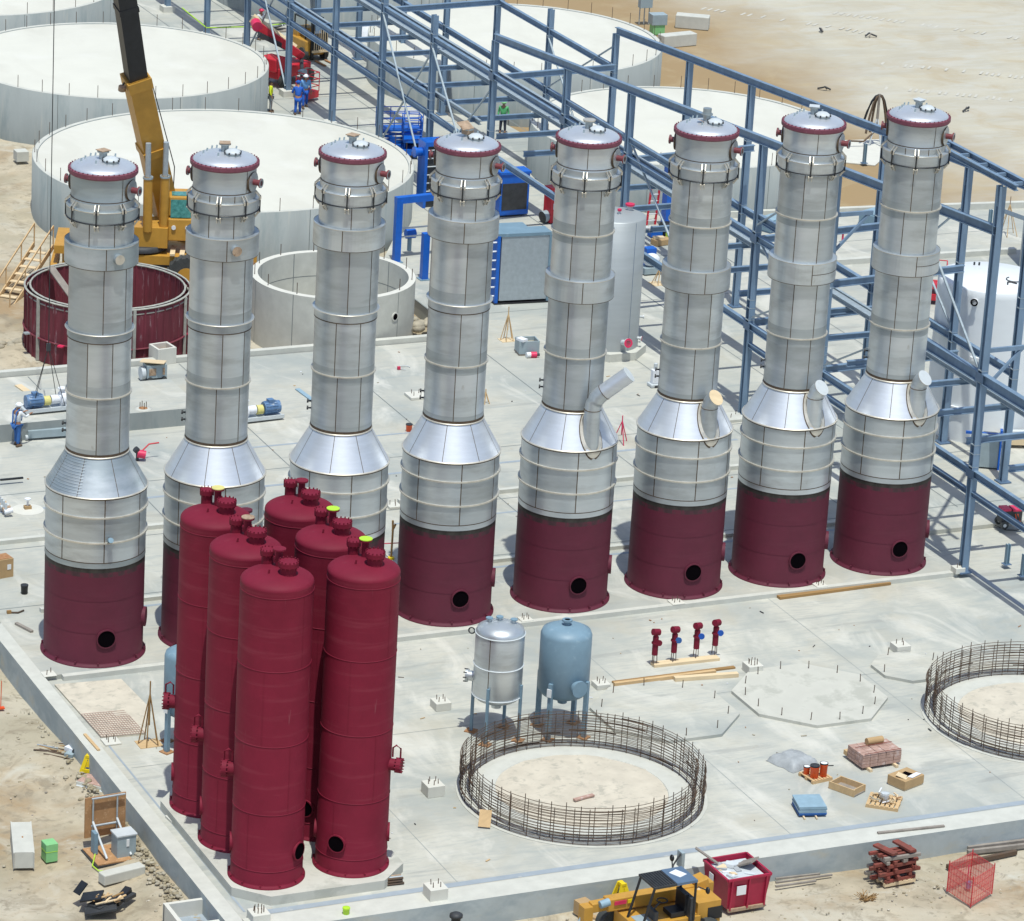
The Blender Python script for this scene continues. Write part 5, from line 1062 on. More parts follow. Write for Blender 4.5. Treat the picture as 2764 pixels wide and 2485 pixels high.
m = M(); m.box((.27, -.15, .42), (.62, .5, .72), 'grey_paint'); m.box((.27, -.15, .8), (.68, .56, .06), 'light_grey'); m.box((.3, -.41, .55), (.1, .02, .25), 'white'); m.build('cabinet', t, .01); m = M(); m.box((-.55, .2, .45), (.12, .3, .7), 'light_blue'); m.build('junction_box', t, .01)
m = M(); m.tube([(-.65, -.1, .2), (-.9, -.5, .03), (-.85, -.9, .02), (-.6, -1.0, .02)], .02, 'lime', 6); m.build('strap', t)
m = M(); m.box((0, 0, .16), (1.45, .38, .34), 'concrete'); solo('concrete_block', m, 'long low white concrete block lying above the heap of black scrap', 'concrete block', tuple(at(0, 3, 950, 1490, ZD)), R(12), bevel=.03)
t = thing('scrap_heap', 'heap of black torn metal and sticks at lower left', 'scrap', tuple(at(0, 3, 820, 1720, ZD)), 0); m = M(); rn = random.Random(9)
m.bar((-.65, .3, .3), (-.1, .0, .45), .6, .05, 'black'); m.bar((-.7, -.2, .08), (.2, -.45, .25), .5, .06, 'dark'); m.bar((.3, -.1, .15), (.85, .35, .35), .22, .16, 'black'); m.bar((.5, .0, .2), (.95, .3, .2), .3, .12, 'dark'); m.box((-.05, 0, .12), (.9, .5, .22), 'dark', .5); m.bar((-.75, .5, .35), (-.45, .6, .65), .3, .04, 'black')
m.build('metal', t)
m = M()
for k in range(16): c0 = V((rn.uniform(-.5, .3), rn.uniform(-.4, .0), .3+rn.uniform(0, .12))); m.bar(c0, c0+V((rn.uniform(.15, .5), rn.uniform(.0, .3), rn.uniform(-.05, .12))), .06, .03, rn.choice(['wood', 'brown_wood', 'pale_wood']))
m.build('sticks', t)
# rubble along the foot of the left wall: individual stones
m = M(); rn = random.Random(12)
for k in range(520):
    f_ = rn.random(); y_ = -8-13*f_ if k < 430 else rn.uniform(-21, -3); x_ = -1.45-abs(rn.gauss(0, .28)); r_ = rn.uniform(.02, .085); m.ball((x_, y_, gz(x_, y_)+r_*.2), r_, rn.choice(['rubble', 'rubble', 'clod', 'clod']), 6, (rn.uniform(.7, 1.6), rn.uniform(.7, 1.4), .6), 4)
for k in range(1500):
    x_ = rn.uniform(-14, -1.4) if k % 2 else rn.uniform(-1, 33); y_ = rn.uniform(-24, 3) if k % 2 else rn.uniform(-27, -22); r_ = rn.uniform(.015, .05); m.ball((x_, y_, gz(x_, y_)+r_*.2), r_, rn.choice(['rubble', 'clod', 'grey_wood', 'clod', 'sand']), 5, (rn.uniform(.8, 1.6), 1, .6), 3)
struct('loose_stones', m, 'stuff')
t = thing('tool_pile', 'pile of bars, wire and a grey motor against the left wall', 'scrap', tuple(at(0, 3, 500, 520, ZD))); m = M(); rn = random.Random(4)
for k in range(12): c0 = V((rn.uniform(-.9, .1), rn.uniform(0, .9), .06)); m.tube([c0, c0+V((rn.uniform(.5, 1.1), rn.uniform(-.9, -.4), .05))], .025, rn.choice(['rebar', 'galv', 'brown_wood']), 6)
m.build('bars', t); m = M(); m.box((.25, -.1, .15), (.35, .4, .25), 'foam_white', .5); m.cyl((.2, -.5, .2), (.6, -.35, .2), .16, 'dark', 14); m.box((.1, -.35, .1), (.3, .3, .18), 'grey_paint', .7); m.build('motor', t)
m = M(); m.box((0, 0, .1), (.95, .7, .2), 'white_pad'); m.box((0, 0, .215), (.9, .66, .02), 'brick'); m.box((.1, -.38, .06), (1.1, .08, .06), 'light_grey'); solo('paving_slab', m, 'pale slab lying against the left wall below the yellow trestle', 'slab', tuple(at(0, 3, 735, 770, ZD)), R(-48), bevel=.02)
# sump box at the front left corner
p_ = at(0, 3, 1600, 1760, -.3); t = thing('concrete_sump', 'open concrete sump at the front left corner of the wall', 'sump', (p_.x, p_.y, -1.0), 0); m = M(); Wd, Dd = 1.95, 1.5
for x_ in (-Wd/2, -.05+.35, Wd/2): m.box((x_, 0, .42), (.13 if abs(x_) > .5 else .2, Dd, .78), 'white_pad')
for y_ in (-Dd/2, Dd/2): m.box((0, y_, .4), (Wd+.13, .13, .8), 'white_pad')
m.box((0, 0, .3), (Wd, Dd, .04), 'strip'); m.build('walls', t); m = M(); m.ball((-.1, -.3, .42), .1, 'orange', 10); m.box((-.2, -.1, .36), (.5, .4, .1), 'grey_wood', .7); m.build('debris', t)
m = M(); m.cyl((0, 0, 0), (0, 0, .62), .14, 'black', 16); m.lathe([(.14, .6), (.2, .6), (.2, .68), (.1, .74), (.001, .74)], 'dark', n=16); solo('standpipe', m, 'black capped standpipe cut by the bottom edge in front of the wall', 'standpipe', tuple(at(1, 3, 1555, 1930, ZD)))
m = M(); m.tube([(0, 0, 0), (.02, 0, 1.0)], .015, 'orange', 5); m.box((0, 0, .02), (.25, .15, .05), 'orange'); solo('marker', m, 'small orange scrap on the dirt at the left edge', 'scrap', tuple(at(0, 3, 5, 165, ZD)), 0)

m = M(); rn = random.Random(77)
for k in range(260):
    x_ = rn.uniform(0, 34); y_ = rn.choice((rn.uniform(-20, -2.3), rn.uniform(3.9, 27.6))); z_ = (ZF if y_ < 0 else 0)+.012; a = rn.uniform(0, 3.1); L = rn.choice((.03, .05, .09, .2)); m.box((x_, y_, z_+.01), (L, rn.uniform(.02, .05), .02), rn.choice(('rubble', 'grey_wood', 'wood', 'dark', 'rust', 'foam_white')), a)
struct('slab_litter', m, 'stuff')
# ------------------------------------------------------------------ items on the middle slab
p_ = at(0, 1, 1205, 1170, 0); t = thing('mortar_cart', 'grey mortar mixer box with a broken board on top near the second tower', 'mixer', tuple(p_), R(0)); m = M(); m.box((0, 0, .45), (.85, .6, .55), 'grey_paint'); m.box((0, 0, .14), (.7, .5, .1), 'dark'); m.box((.28, -.31, .45), (.1, .02, .3), 'rusty_plate'); m.box((-.2, -.31, .45), (.3, .02, .3), 'rusty_plate'); m.cyl((-.62, 0, .35), (-.45, 0, .35), .28, 'light_grey', 14); m.build('body', t, .02)
m = M(); m.box((-.1, -.05, .82), (1.0, .7, .03), 'pale_wood', -.5, R(-8)); m.build('board', t)
for s_ in (-.3, .3): m = M(); m.cyl((s_, -.33, .12), (s_, -.27, .12), .12, 'rubber', 14); m.build('wheel', t)
p_ = at(0, 1, 1260, 1040, 0); t = M(); w_ = .75
for a in (-1, 1): t.box((a*w_/2, 0, .35), (.1, w_+.1, .7), 'white_pad'); t.box((0, a*w_/2, .35), (w_-.1, .1, .7), 'white_pad')
t.box((0, 0, .3), (w_-.1, w_-.1, .02), 'rust'); solo('concrete_manhole', t, 'square white concrete manhole box behind the grey mixer', 'manhole box', (p_.x+.1, p_.y+.2, 0), R(8), bevel=.02)
def tripod(loc, label, mt, h, r_, foot=None, extra=None, cat='tripod'):
    t = thing('tripod', label, cat, loc)
    for k in range(3 if mt == 'pink_red' else 5): n_ = 3 if mt == 'pink_red' else 5; a = 2*pi*k/n_+.4; m = M(); m.tube([(r_*cos(a), r_*sin(a), 0), (0, 0, h*.8)], .022, mt, 6); m.build('leg', t)
    m = M(); m.tube([(0, 0, h*.3), (0, 0, h)], .025, extra or mt, 6); m.build('post', t)
    if foot: m = M(); m.box((0, 0, .01), (r_*2.2, r_*1.8, .02), foot); m.build('base_board', t)
tripod(tuple(at(2, 1, 855, 1660, 0)), 'red surveying tripod behind the gap between fifth and sixth towers', 'pink_red', 1.15, .35)
tripod(tuple(at(1, 1, 1960, 860, 0)), 'wooden pole with splayed props on a board by the silver filter box', 'wood', 1.5, .3, 'pale_wood')
tripod(tuple(at(2, 1, 1150, 420, 0)), 'wooden props on a board left of the sixth tower', 'wood', .9, .35, 'pale_wood')
tripod(tuple(at(0, 3, 1160, 440, ZF)), 'slender brown pole with splayed foot left of the red vessels', 'brown_wood', 2.2, .35, 'wood')
tripod(tuple(at(1, 1, 1790, 1350, 0)), 'bare wooden trestle right of the fourth tower', 'wood', .6, .2)
tripod(tuple(at(3, 0, 1890, 1830, 0)), 'rusty stand with forked head between the frame and the right edge', 'wood', 1.9, .5, None, 'rusty_plate')
m = M(); m.tube([(0, 0, 0), (.02, 0, 1.1), (.0, 0, 1.5)], .04, 'brown_wood', 7); m.tube([(0, 0, 1.1), (.12, 0, 1.35)], .04, 'brown_wood', 7); m.cyl((0, 0, 0), (0, 0, .08), .12, 'bright_yellow', 12); m.tube([(-.4, .1, .6), (.4, .1, .55)], .02, 'pink_red', 6); solo('signpost', m, 'brown post with a forked top between third and fourth towers', 'post', tuple(at(1, 2, 1055, 775, ZF+.16)))
p_ = at(2, 1, 120, 960, 0); t = thing('pallet_box', 'grey box pallet with red and white parts left of the fifth tower', 'crate', tuple(p_), R(-8)); m = M()
m.box((0, 0, .05), (.9, .7, .08), 'grey_wood')
for a in (-1, 1): m.box((a*.42, 0, .35), (.05, .7, .55), 'grey_paint'); m.box((0, a*.33, .35), (.8, .05, .55), 'grey_paint')
m.box((0, 0, .3), (.75, .6, .3), 'rubble'); m.build('box', t); m = M(); m.cyl((.0, -.6, .12), (.25, -.62, .12), .13, 'pink_red', 14); m.cyl((-.2, -.62, .12), (0, -.6, .12), .12, 'white', 14); m.build('fittings', t); m = M(); m.cyl((.2, -.62, .12), (.38, -.62, .12), .06, 'dark', 10); m.build('fittings', t); m = M(); m.box((-.3, -.2, .68), (.3, .4, .1), 'foam_white', .5); m.build('wrapping', t)
m = M(); m.box((0, 0, .08), (.5, .45, .14), 'light_grey'); m.box((0, 0, .45), (.3, .25, .6), 'foam_white'); m.cyl((0, 0, .7), (0, 0, 1.0), .08, 'light_grey', 12); m.box((.05, -.2, .05), (.3, .1, .12), 'dark'); solo('wrapped_pump', m, 'small wrapped white pump between fifth and sixth towers', 'pump', tuple(at(2, 1, 1115, 1220, 0)), bevel=.03)
m = M(); m.cyl((0, 0, .3), (.3, -.1, .25), .16, 'pink_red', 14); m.cyl((-.1, 0, .5), (0, 0, .4), .12, 'dark', 12); m.tube([(.2, 0, .4), (.5, .1, .6), (.9, .1, .62)], .03, 'red', 6); m.cyl((0, 0, 0), (0, 0, .3), .06, 'dark', 8); solo('hose_coupling', m, 'red hose coupling just right of the leftmost tower cone', 'hose', tuple(at(0, 1, 1070, 1800, 0)))
m = M(); m.tube([(.25*cos(k*.35), .25*sin(k*.35), .03) for k in range(14)], .015, 'light_grey', 5); m.box((-.3, -.1, .08), (.12, .1, .12), 'pink_red'); solo('loose_hose', m, 'thin curled hose with red plug between third and fourth towers', 'hose', tuple(at(1, 1, 1160, 1080, 0)))
m = M(); m.box((0, 0, .35), (.55, .6, .7), 'cardboard'); m.box((0, 0, .71), (.5, .5, .02), 'rust'); m.box((.1, -.31, .4), (.15, .01, .2), 'white'); solo('cardboard_box', m, 'tall cardboard box cut by the left edge', 'box', tuple(at(0, 2, 20, 900, 0)), R(10), bevel=.02)
t = thing('water_meter', 'rusty valve on a small pale mound left of the leftmost tower', 'valve', tuple(at(0, 2, 215, 390, 0))); m = M(); m.box((0, 0, .08), (.26, .2, .16), 'cardboard'); m.cyl((0, 0, .16), (0, 0, .45), .04, 'foam_white', 8); m.cyl((0, 0, .4), (0, 0, .44), .12, 'foam_white', 12); m.build('body', t); m = M(); m.lathe([(.6, .005), (.3, .03), (.001, .05)], 'white_pad', n=20); m.build('mound', t)
t = thing('pipe_manifold', 'row of white and rusty pipe pieces cut by the left edge', 'pipes', tuple(at(0, 2, 10, 420, 0)))
for k in range(4): m = M(); m.cyl((0, -.4+k*.25, .2), (.3, -.4+k*.25, .25), .1, ('foam_white', 'rusty_plate', 'light_grey', 'wood')[k], 12); m.cyl((.05, -.4+k*.25, .2), (.05, -.4+k*.25, .55), .05, 'light_grey', 8); m.build('pipe', t)
m = M(); m.tube([(0, 0, .04), (.3, -.1, .04), (.55, .05, .04)], .03, 'rebar', 6); m.box((0, 0, .06), (.15, .1, .1), 'brown_wood'); solo('tool', m, 'small dark tool on the slab by the left wall end', 'tool', tuple(at(0, 2, 70, 1200, 0)))
m = M(); m.bar((0, 0, .25), (1.9, -.1, .25), .2, .3, 'grey_paint'); m.cyl((-.1, 0, .12), (0, 0, .12), .1, 'light_grey', 12); solo('steel_channel', m, 'blue grey steel channel on the slab at the feet of the worker in overalls', 'channel', tuple(at(0, 1, 215, 1640, 0)))
# insulated grey tank
t = thing('insulated_tank', 'tall grey cylindrical tank behind the fifth tower', 'tank', (32.75, 24.96, 0)); m = M(); m.lathe([(1.26, .35), (1.26, 6.0), (1.2, 6.03), (.001, 6.22)], 'insul', n=56)
for k in range(8): seam(m, [(1.26, .35), (1.26, 5.98)], TH+R(-100+47*k), .02, .004, 'steel_dark')
m.build('shell', t)
m = M(); m.prism([(1.62*cos(pi/8+k*pi/4), 1.62*sin(pi/8+k*pi/4)) for k in range(8)], 0, .35, 'concrete'); m.build('base', t)
for r_, f_, rr, mt_ in ((.55, -.55, .2, 'pink_red'), (.1, .35, .09, 'pink_red')):
    p_ = RH*r_-FH*f_+V((0, 0, 6.1)); m = M(); m.cyl(p_, p_+V((0, 0, .2)), rr*.6, 'light_grey', 14); m.cyl(p_+V((0, 0, .2)), p_+V((0, 0, .28)), rr, mt_, 18); m.build('nozzle', t)
for az, z_, rr in ((93, 5.5, .12), (90, 1.6, .08), (75, .75, .1)): a = TH+R(az); d = V((cos(a), sin(a), 0)); m = M(); flange_nozzle(m, d*1.2+V((0, 0, z_)), d, .25, rr*.6, rr, 'light_grey', 'pink_red'); m.build('nozzle', t)
a = TH+R(28); d = V((cos(a), sin(a), 0)); m = M(); flange_nozzle(m, d*1.2+V((0, 0, .75)), (d+V((0, 0, .25))), .55, .12, .2, 'light_grey', 'pink_red'); m.build('nozzle', t)
# white tank
t = thing('white_tank', 'large white cylindrical tank behind the steel frame at the right', 'tank', (43.35, 12.0, 0)); m = M(); r = 2.17
m.lathe([(r, 0)]+[(r+.006*(k % 2), .4+k*.3) for k in range(20)]+[(r, 6.38), (r*.98, 6.43), (.001, 6.5)], 'frp', n=72); m.build('shell', t)
m = M(); m.tube([(.0+.28*k_, -1.2+.28*sin(k_*2.1)*1.0, 6.5) for k_ in (0, .5, 1, 1.5)], .03, 'dark', 6); m.torus((.6, -.7, 6.5), .32, .02, 'dark', 20, 6, R(100), R(290)); m.build('hatch_ring', t)
for r_, f_ in ((-.6, -1.5), (-.4, -1.5), (-.35, 1.5)): p_ = RH*r_-FH*f_+V((0, 0, 6.45)); m = M(); m.cyl(p_, p_+V((0, 0, .12)), .04, 'dark', 8); m.build('vent', t)
for az, z_ in ((-22, 6.0),): a = TH+R(az); d = V((cos(a), sin(a), 0)); m = M(); flange_nozzle(m, d*2.1+V((0, 0, z_)), d, .3, .1, .16, 'white', 'opening_shade'); m.build('nozzle', t)
for az, z_ in ((-14, 3.6), (-30, 1.4)): a = TH+R(az); d = V((cos(a), sin(a), 0)); m = M(); m.box(d*2.2+V((0, 0, z_)), (.16, .6, .16), 'white', a); m.build('bracket', t)
t = M(); t.lathe([(.85, 0), (.85, 6.6), (.001, 6.75)], 'insul', n=40); g_ = G(2040, 525, 0); solo('grey_tank', t, 'dull grey cylinder cut by the right edge beyond the white tank', 'tank', (g_.x+.1, g_.y-.3, 0))
o_ = G(2046, 525, 0)
# small things between frame and white tank
def blue_skid(loc, label, rz=0, w_=1.3, h_=1.5, d_=.5):
    t = thing('plate_exchanger', label, 'machine', loc, rz)
    for y_ in (-d_/2, d_/2): m = M(); m.box((0, y_, h_/2), (w_*.35, .08, h_), 'blue_paint'); m.box((w_*.0, y_, h_+.06), (w_*.2, .1, .12), 'blue_paint'); m.build('end_frame', t)
    m = M(); m.box((0, 0, h_/2), (w_*.3, d_-.1, h_*.9), 'grey_paint'); m.build('plate_pack', t)
    m = M(); m.bar((0, -d_*.7, h_-.1), (0, d_*.9, h_-.1), .1, .1, 'blue_paint'); m.build('rail', t)
blue_skid(tuple(at(3, 1, 1720, 1850, 0)), 'blue plate exchanger frame in front of the white tank', R(60), 1.5, 1.5, 1.0)
m = M(); m.box((0, 0, .3), (2.2, .5, .3), 'pale_wood'); m.cyl((-1, .2, .55), (1, .1, .6), .1, 'light_grey', 10); m.box((-.5, 0, .55), (.3, .3, .3), 'white'); solo('pipe_rack_timbers', m, 'timbers and pipe beside the blue exchanger at the right', 'timbers', tuple(at(3, 1, 1960, 1690, 0)), R(-20))
p_ = at(3, 2, 1900, 520, 0); t = thing('welding_machine', 'pink and black engine welder on wheels under the frame at the right', 'welder', tuple(p_), R(-8)); m = M(); m.box((0, 0, .45), (.85, .5, .5), 'dark'); m.build('body', t, .03); m = M(); m.box((-.22, 0, .74), (.36, .48, .1), 'pink_red'); m.box((.2, 0, .72), (.36, .5, .1), 'pink_red'); m.build('cover', t, .02)
for a in (-.3, .3):
    for b in (-.28, .28): m = M(); m.cyl((a, b-.05, .16), (a, b+.05, .16), .16, 'rubber', 16); m.cyl((a, b-.055, .16), (a, b+.055, .16), .07, 'light_grey', 10); m.build('wheel', t)
m = M(); m.tube([(.1, -.3, .6), (.15, -.38, .3), (.05, -.35, .15), (.2, -.38, .08)], .02, 'orange', 6); m.tube([(.2, -.3, .6), (.3, -.38, .3), (.25, -.36, .1)], .02, 'orange', 6); m.tube([(-.5, .1, .02), (-.3, -.4, .02), (.1, -.5, .02), (.5, -.35, .02)], .02, 'cable', 6); m.build('hose', t)
for k, (i_, j_, x_, y_, h_, l_) in enumerate(((3, 2, 1885, 815, .8, 'grey steel post in the open at the right, left one of the near pair'), (3, 2, 2010, 905, .85, 'grey steel post cut by the right edge'), (3, 0, 775, 1270, 1.0, 'lone grey post on the far white pad beyond the seventh tower'), (3, 0, 1750, 1790, 1.0, 'pale post behind the rightmost frame column'))):
    m = M(); m.ib((0, 0, 0), (0, 0, h_), .16, .14, 'light_blue'); m.box((0, 0, .01), (.3, .3, .02), 'steel_dark'); solo('steel_post', m, l_, 'post', tuple(at(i_, j_, x_, y_, 0 if j_ else -.0)), 0, 'short steel posts')
# lifts seen through the frame on the right
def lift(loc, label, mt, h=1.6, w_=1.6, rz=0, d_=.8, base=True, pf=1.6):
    t = thing('scissor_lift', label, 'lift', loc, rz, 'work platforms'); m = M()
    if base: m.box((0, 0, .35), (w_, d_, .3), mt); m.build('chassis', t, .02)
    for a in (-1, 1):
        for b in (-1, 1): m = M(); m.cyl((a*w_*.36, b*d_*.5-.08, .2), (a*w_*.36, b*d_*.5+.08, .2), .2, 'rubber', 16); m.build('wheel', t)
    m = M()
    for k in range(3):
        for b in (-1, 1): z_ = .5+k*(h-.6)/3; z2 = .5+(k+1)*(h-.6)/3; m.bar((-w_*.4, b*d_*.4, z_), (w_*.4, b*d_*.4, z2), .06, .08, mt); m.bar((w_*.4, b*d_*.4, z_), (-w_*.4, b*d_*.4, z2), .06, .08, mt)
    m.build('scissor', t); m = M(); m.box((0, 0, h), (w_*1.05, d_, .1), mt)
    for z_ in (.35, .65, .98):
        for b in (-1, 1): m.tube([(-w_*.52, b*d_*.5, h+z_), (w_*.52, b*d_*.5, h+z_)], .025, mt, 6); m.tube([(b*w_*.52, -d_*.5, h+z_), (b*w_*.52, d_*.5, h+z_)], .025, mt, 6)
    for a in (-1, -.33, .33, 1):
        for b in (-1, 1): m.tube([(a*w_*.52, b*d_*.5, h), (a*w_*.52, b*d_*.5, h+.98)], .025, mt, 6)
    m.build('platform', t); return t
lift(tuple(at(1, 0, 1110, 1180, 0)), 'blue scissor lift between frame columns behind the large tank', 'blue_paint', 1.2, 2.1, R(-10), .9)
lift(tuple(at(1, 0, 1240, 1230, 0)+V((0, .5, 0))), 'second blue scissor lift, nearer the blue cooling unit', 'blue_paint', .9, 1.6, R(70), .9)
lift(tuple(at(3, 1, 1335, 560, 0)), 'red scissor lift seen beside the white tank', 'red', .8, 1.1, R(60), .7)
lift(tuple(at(2, 0, 980, 1580, 0)), 'red work platform with open basket between fifth and sixth towers', 'pink_red', .6, 1.2, R(0), .8)
# boom lift (red, with cream boom)
p_ = at(1, 0, 230, 640, 0); t = thing('boom_lift', 'red boom lift with cream boom folded beside the frame column', 'boom lift', tuple(p_), R(28)); m = M(); m.box((0, 0, .75), (2.6, 1.3, .6), 'red'); m.box((-1.0, 0, 1.2), (1.0, 1.2, .7), 'red'); m.build('chassis', t, .06)
for a in (-.9, .9):
    for b in (-.75, .75): m = M(); m.cyl((a, b-.15, .4), (a, b+.15, .4), .4, 'rubber', 20); m.build('wheel', t)
m = M(); m.bar((.9, -.35, 1.3), (-1.0, 1.2, 3.0), .35, .4, 'red'); m.bar((.9, .2, 1.6), (-.3, 2.2, 3.1), .45, .4, 'pale_wood'); m.bar((.9, -.1, 1.4), (-1.2, .9, 2.6), .25, .25, 'dark'); m.cyl((-1.15, 1.05, 2.95), (-.85, 1.45, 3.05), .28, 'pink_red', 16); m.build('boom', t)
p2 = at(1, 0, 400, 780, .0)-p_; p2 = Matrix.Rotation(-R(28), 3, 'Z') @ p2; m = M(); m.box(p2+V((0, 0, .35)), (.9, .8, .35), 'red'); m.tube([p2+V((-.4, 0, .6)), V((.9, -.3, 1.2))], .1, 'dark', 8)
for z_ in (.8, 1.15, 1.5):
    for b in (-1, 1): m.tube([p2+V((-.45, b*.4, z_)), p2+V((.45, b*.4, z_))], .025, 'red', 6); m.tube([p2+V((b*.45, -.4, z_)), p2+V((b*.45, .4, z_))], .025, 'red', 6)
for a in (-1, 1):
    for b in (-1, 1): m.tube([p2+V((a*.45, b*.4, .5)), p2+V((a*.45, b*.4, 1.5))], .025, 'red', 6)
m.box(p2+V((-.2, .2, 1.5)), (.4, .3, .2), 'grey_paint'); m.build('basket', t)
# forklift
p_ = at(1, 0, 500, 480, 0); t = thing('forklift', 'yellow and black forklift seen between two frame columns', 'forklift', (p_.x, p_.y+.4, 0), R(8)); m = M(); m.box((-.2, .9, .7), (1.2, 2.0, .8), 'yellow'); m.box((-.1, 1.5, 1.25), (1.1, .8, .5), 'yellow'); m.build('chassis', t, .05); m = M()
for a in (-.45, .4): m.bar((a, -.2, .1), (a, -.2, 2.1), .12, .16, 'black')
for k in range(7): m.bar((-.4+k*.13, -.35, .6), (-.4+k*.13, -.35, 1.7), .03, .03, 'pale_wood')
m.box((0, -.3, .55), (1.0, .1, .12), 'pale_wood'); m.box((0, -.2, 1.0), (.7, .06, 1.0), 'dark'); m.build('mast', t)
for a in (-.3, .3): m = M(); m.box((a, -.9, .06), (.12, 1.1, .05), 'rust'); m.build('fork', t)
m = M()
for a in (-.6, .45):
    for b in (.3, 1.5): m.bar((a, b, 1.0), (a, b, 2.2), .06, .06, 'black')
m.box((-.08, .9, 2.22), (1.1, 1.3, .06), 'black'); m.build('overhead_guard', t)
for a in (-.75, .5):
    for b in (.2, 1.6): m = M(); m.cyl((a-.12, b, .36), (a+.12, b, .36), .36, 'rubber', 18); m.build('wheel', t)
# ------------------------------------------------------------------ blue machinery between fourth and fifth towers
p_ = at(1, 1, 1095, 250, 0); q_ = at(1, 1, 1310, 385, 0)
t = thing('portal_frame', 'bright blue steel portal frame left of the fourth tower', 'frame', tuple(p_)); d_ = q_-p_
for o_, hh in ((V((0, 0, 0)), 3.0), (d_, 3.0)): m = M(); m.bar(o_, o_+V((0, 0, hh)), .3, .3, 'blue_paint'); m.box(o_+V((0, 0, .02)), (.5, .5, .04), 'light_blue'); m.build('post', t)
# height from photo: top beam at (1090,1560) in panel (1,0)
tb = onY(Z(1, 0, 1110, 1560), p_.y)-p_; 
for o in list(t.children): bpy.data.objects.remove(o)
ht = tb.z; RX = V((1, 0, 0))
for o_, hh in ((V((0, 0, 0)), ht), (d_, ht-.75), (V((2.9, .3, 0)), ht)): m = M(); m.bar(o_, o_+V((0, 0, hh)), .3, .3, 'blue_paint'); m.box(o_+V((0, 0, .02)), (.5, .5, .04), 'light_blue'); m.build('post', t)
m = M(); m.bar(V((-.15, 0, ht)), V((2.9, .3, ht)), .3, .3, 'blue_paint'); m.build('beam', t)
m = M(); m.cyl((1.0, .9, .2), (1.0, .9, .9), .1, 'light_blue', 12); m.cyl((.8, .9, 1.0), (1.25, .9, 1.0), .22, 'blue_paint', 16)
for z_ in (1.9, 2.3): m.tube([(.2, .5, z_-.9), (2.2, .6, z_-.9)], .04, 'light_grey', 6)
m.build('valve', t)
# striped blue cooler behind tower four
p_ = at(1, 0, 1300, 1620, 0); t = thing('plate_cooler', 'blue framed dark plate cooler with pale ribs behind the fourth tower', 'machine', (p_.x+.6, p_.y+.4, 0)); h_ = 3.0; m = M(); m.box((.3, .0, h_/2), (1.6, .7, h_), 'dark'); m.build('plate_pack', t)
m = M(); m.box((-.55, -.05, h_/2+.1), (.14, .85, h_+.2), 'blue_paint'); m.box((.3, -.0, h_+.1), (1.8, .9, .2), 'blue_paint'); m.box((1.15, 0, h_/2), (.14, .8, h_), 'blue_paint'); m.build('frame', t)
for k in range(7): m = M(); m.tube([(-.6, -.4, .4+k*.4), (1.2, -.4, .4+k*.4)], .03, 'light_grey', 6); m.build('tie_bar', t)
m = M(); m.cyl((-.62, 0, h_-.35), (-.95, 0, h_-.35), .2, 'blue_paint', 16); m.cyl((-.9, 0, h_-.35), (-1.0, 0, h_-.35), .26, 'blue_paint', 18); m.build('nozzle', t)
# silver filter box
b0 = at(1, 1, 1870, 580, 0); b1 = at(2, 1, 275, 560, 0); t = thing('filter_box', 'large silver box with bright blue bolted side behind the fourth and fifth towers', 'machine', tuple(b0), 0); ex = (b1-b0); ex.z = 0; L = ex.length; a_ = atan2(ex.y, ex.x); t.rotation_euler = (0, 0, a_); hT = (onY(Z(2, 1, 0, 60), b0.y)).z+.05
m = M(); m.box((L/2+.06, .45, hT/2+.08), (L-.15, .9, hT-.1), 'galv'); m.build('casing', t, .02); m = M(); m.box((.0, .45, hT/2+.05), (.14, 1.0, hT), 'blue_paint'); m.box((L+.02, .45, hT/2+.05), (.12, 1.0, hT), 'light_blue'); m.box((L/2, .45, hT+.08), (L+.1, .96, .14), 'light_blue'); m.build('frame', t)
for k in range(7): m = M(); m.tube([(-.4, .1, .35+k*hT/7.5), (-.05, .1, .35+k*hT/7.5)], .04, 'white', 6); m.build('bolt', t)
m = M(); m.box((.3, 1.75, hT*.5), (L+.6, .7, hT*.95), 'grey_paint'); m.box((.3, 1.75, hT*.98), (L+.65, .75, .12), 'light_blue'); m.box((L*.5+.4, 1.4, hT*.8), (.3, .04, .3), 'bright_yellow', 0); m.build('rear_unit', t, .02)
m = M(); m.box((L/2, .45, .03), (L+.2, 1.1, .06), 'black'); m.build('base', t)
p_ = at(1, 1, 1920, 130, 0); p3 = at(1, 0, 1940, 1700, 0); m = M(); m.box((0, 0, 1.1), (1.5, .8, 2.0), 'blue_paint'); m.box((0, -.41, 1.0), (1.3, .02, 1.3), 'dark'); m.box((0, 0, 2.15), (1.6, .9, .12), 'blue_paint'); solo('blue_cabinet', m, 'bright blue cabinet just behind the silver box', 'cabinet', (p3.x+.5, p3.y+.5, 0), 0, bevel=.03)
# red machine, red ladder, blue panel, round duct
p_ = at(2, 0, 310, 1730, 0); m = M(); m.box((0, 0, .9), (.55, .6, 1.7), 'red'); m.box((.05, -.31, 1.3), (.25, .02, .5), 'dark'); m.box((.0, -.31, .85), (.3, .02, .3), 'foam_white'); solo('red_machine', m, 'upright red machine just left of the fifth tower', 'machine', tuple(p_), .2, bevel=.04)
m = M(); m.cyl((0, 0, .3), (.4, .1, .35), .28, 'grey_paint', 20, mc='dark'); solo('duct_piece', m, 'short grey duct with dark opening left of the red machine', 'duct', tuple(at(2, 0, 240, 1740, 0)), 0)
p_ = at(2, 0, 1110, 1750, 0); t = thing('ladder', 'red stepladder standing beside the blue panel between fifth and sixth towers', 'ladder', tuple(p_), R(0))
for s_ in (-.22, .22): m = M(); m.bar((s_-.15, 0, 0), (s_+.15, .3, 2.3), .06, .09, 'red'); m.build('rail', t)
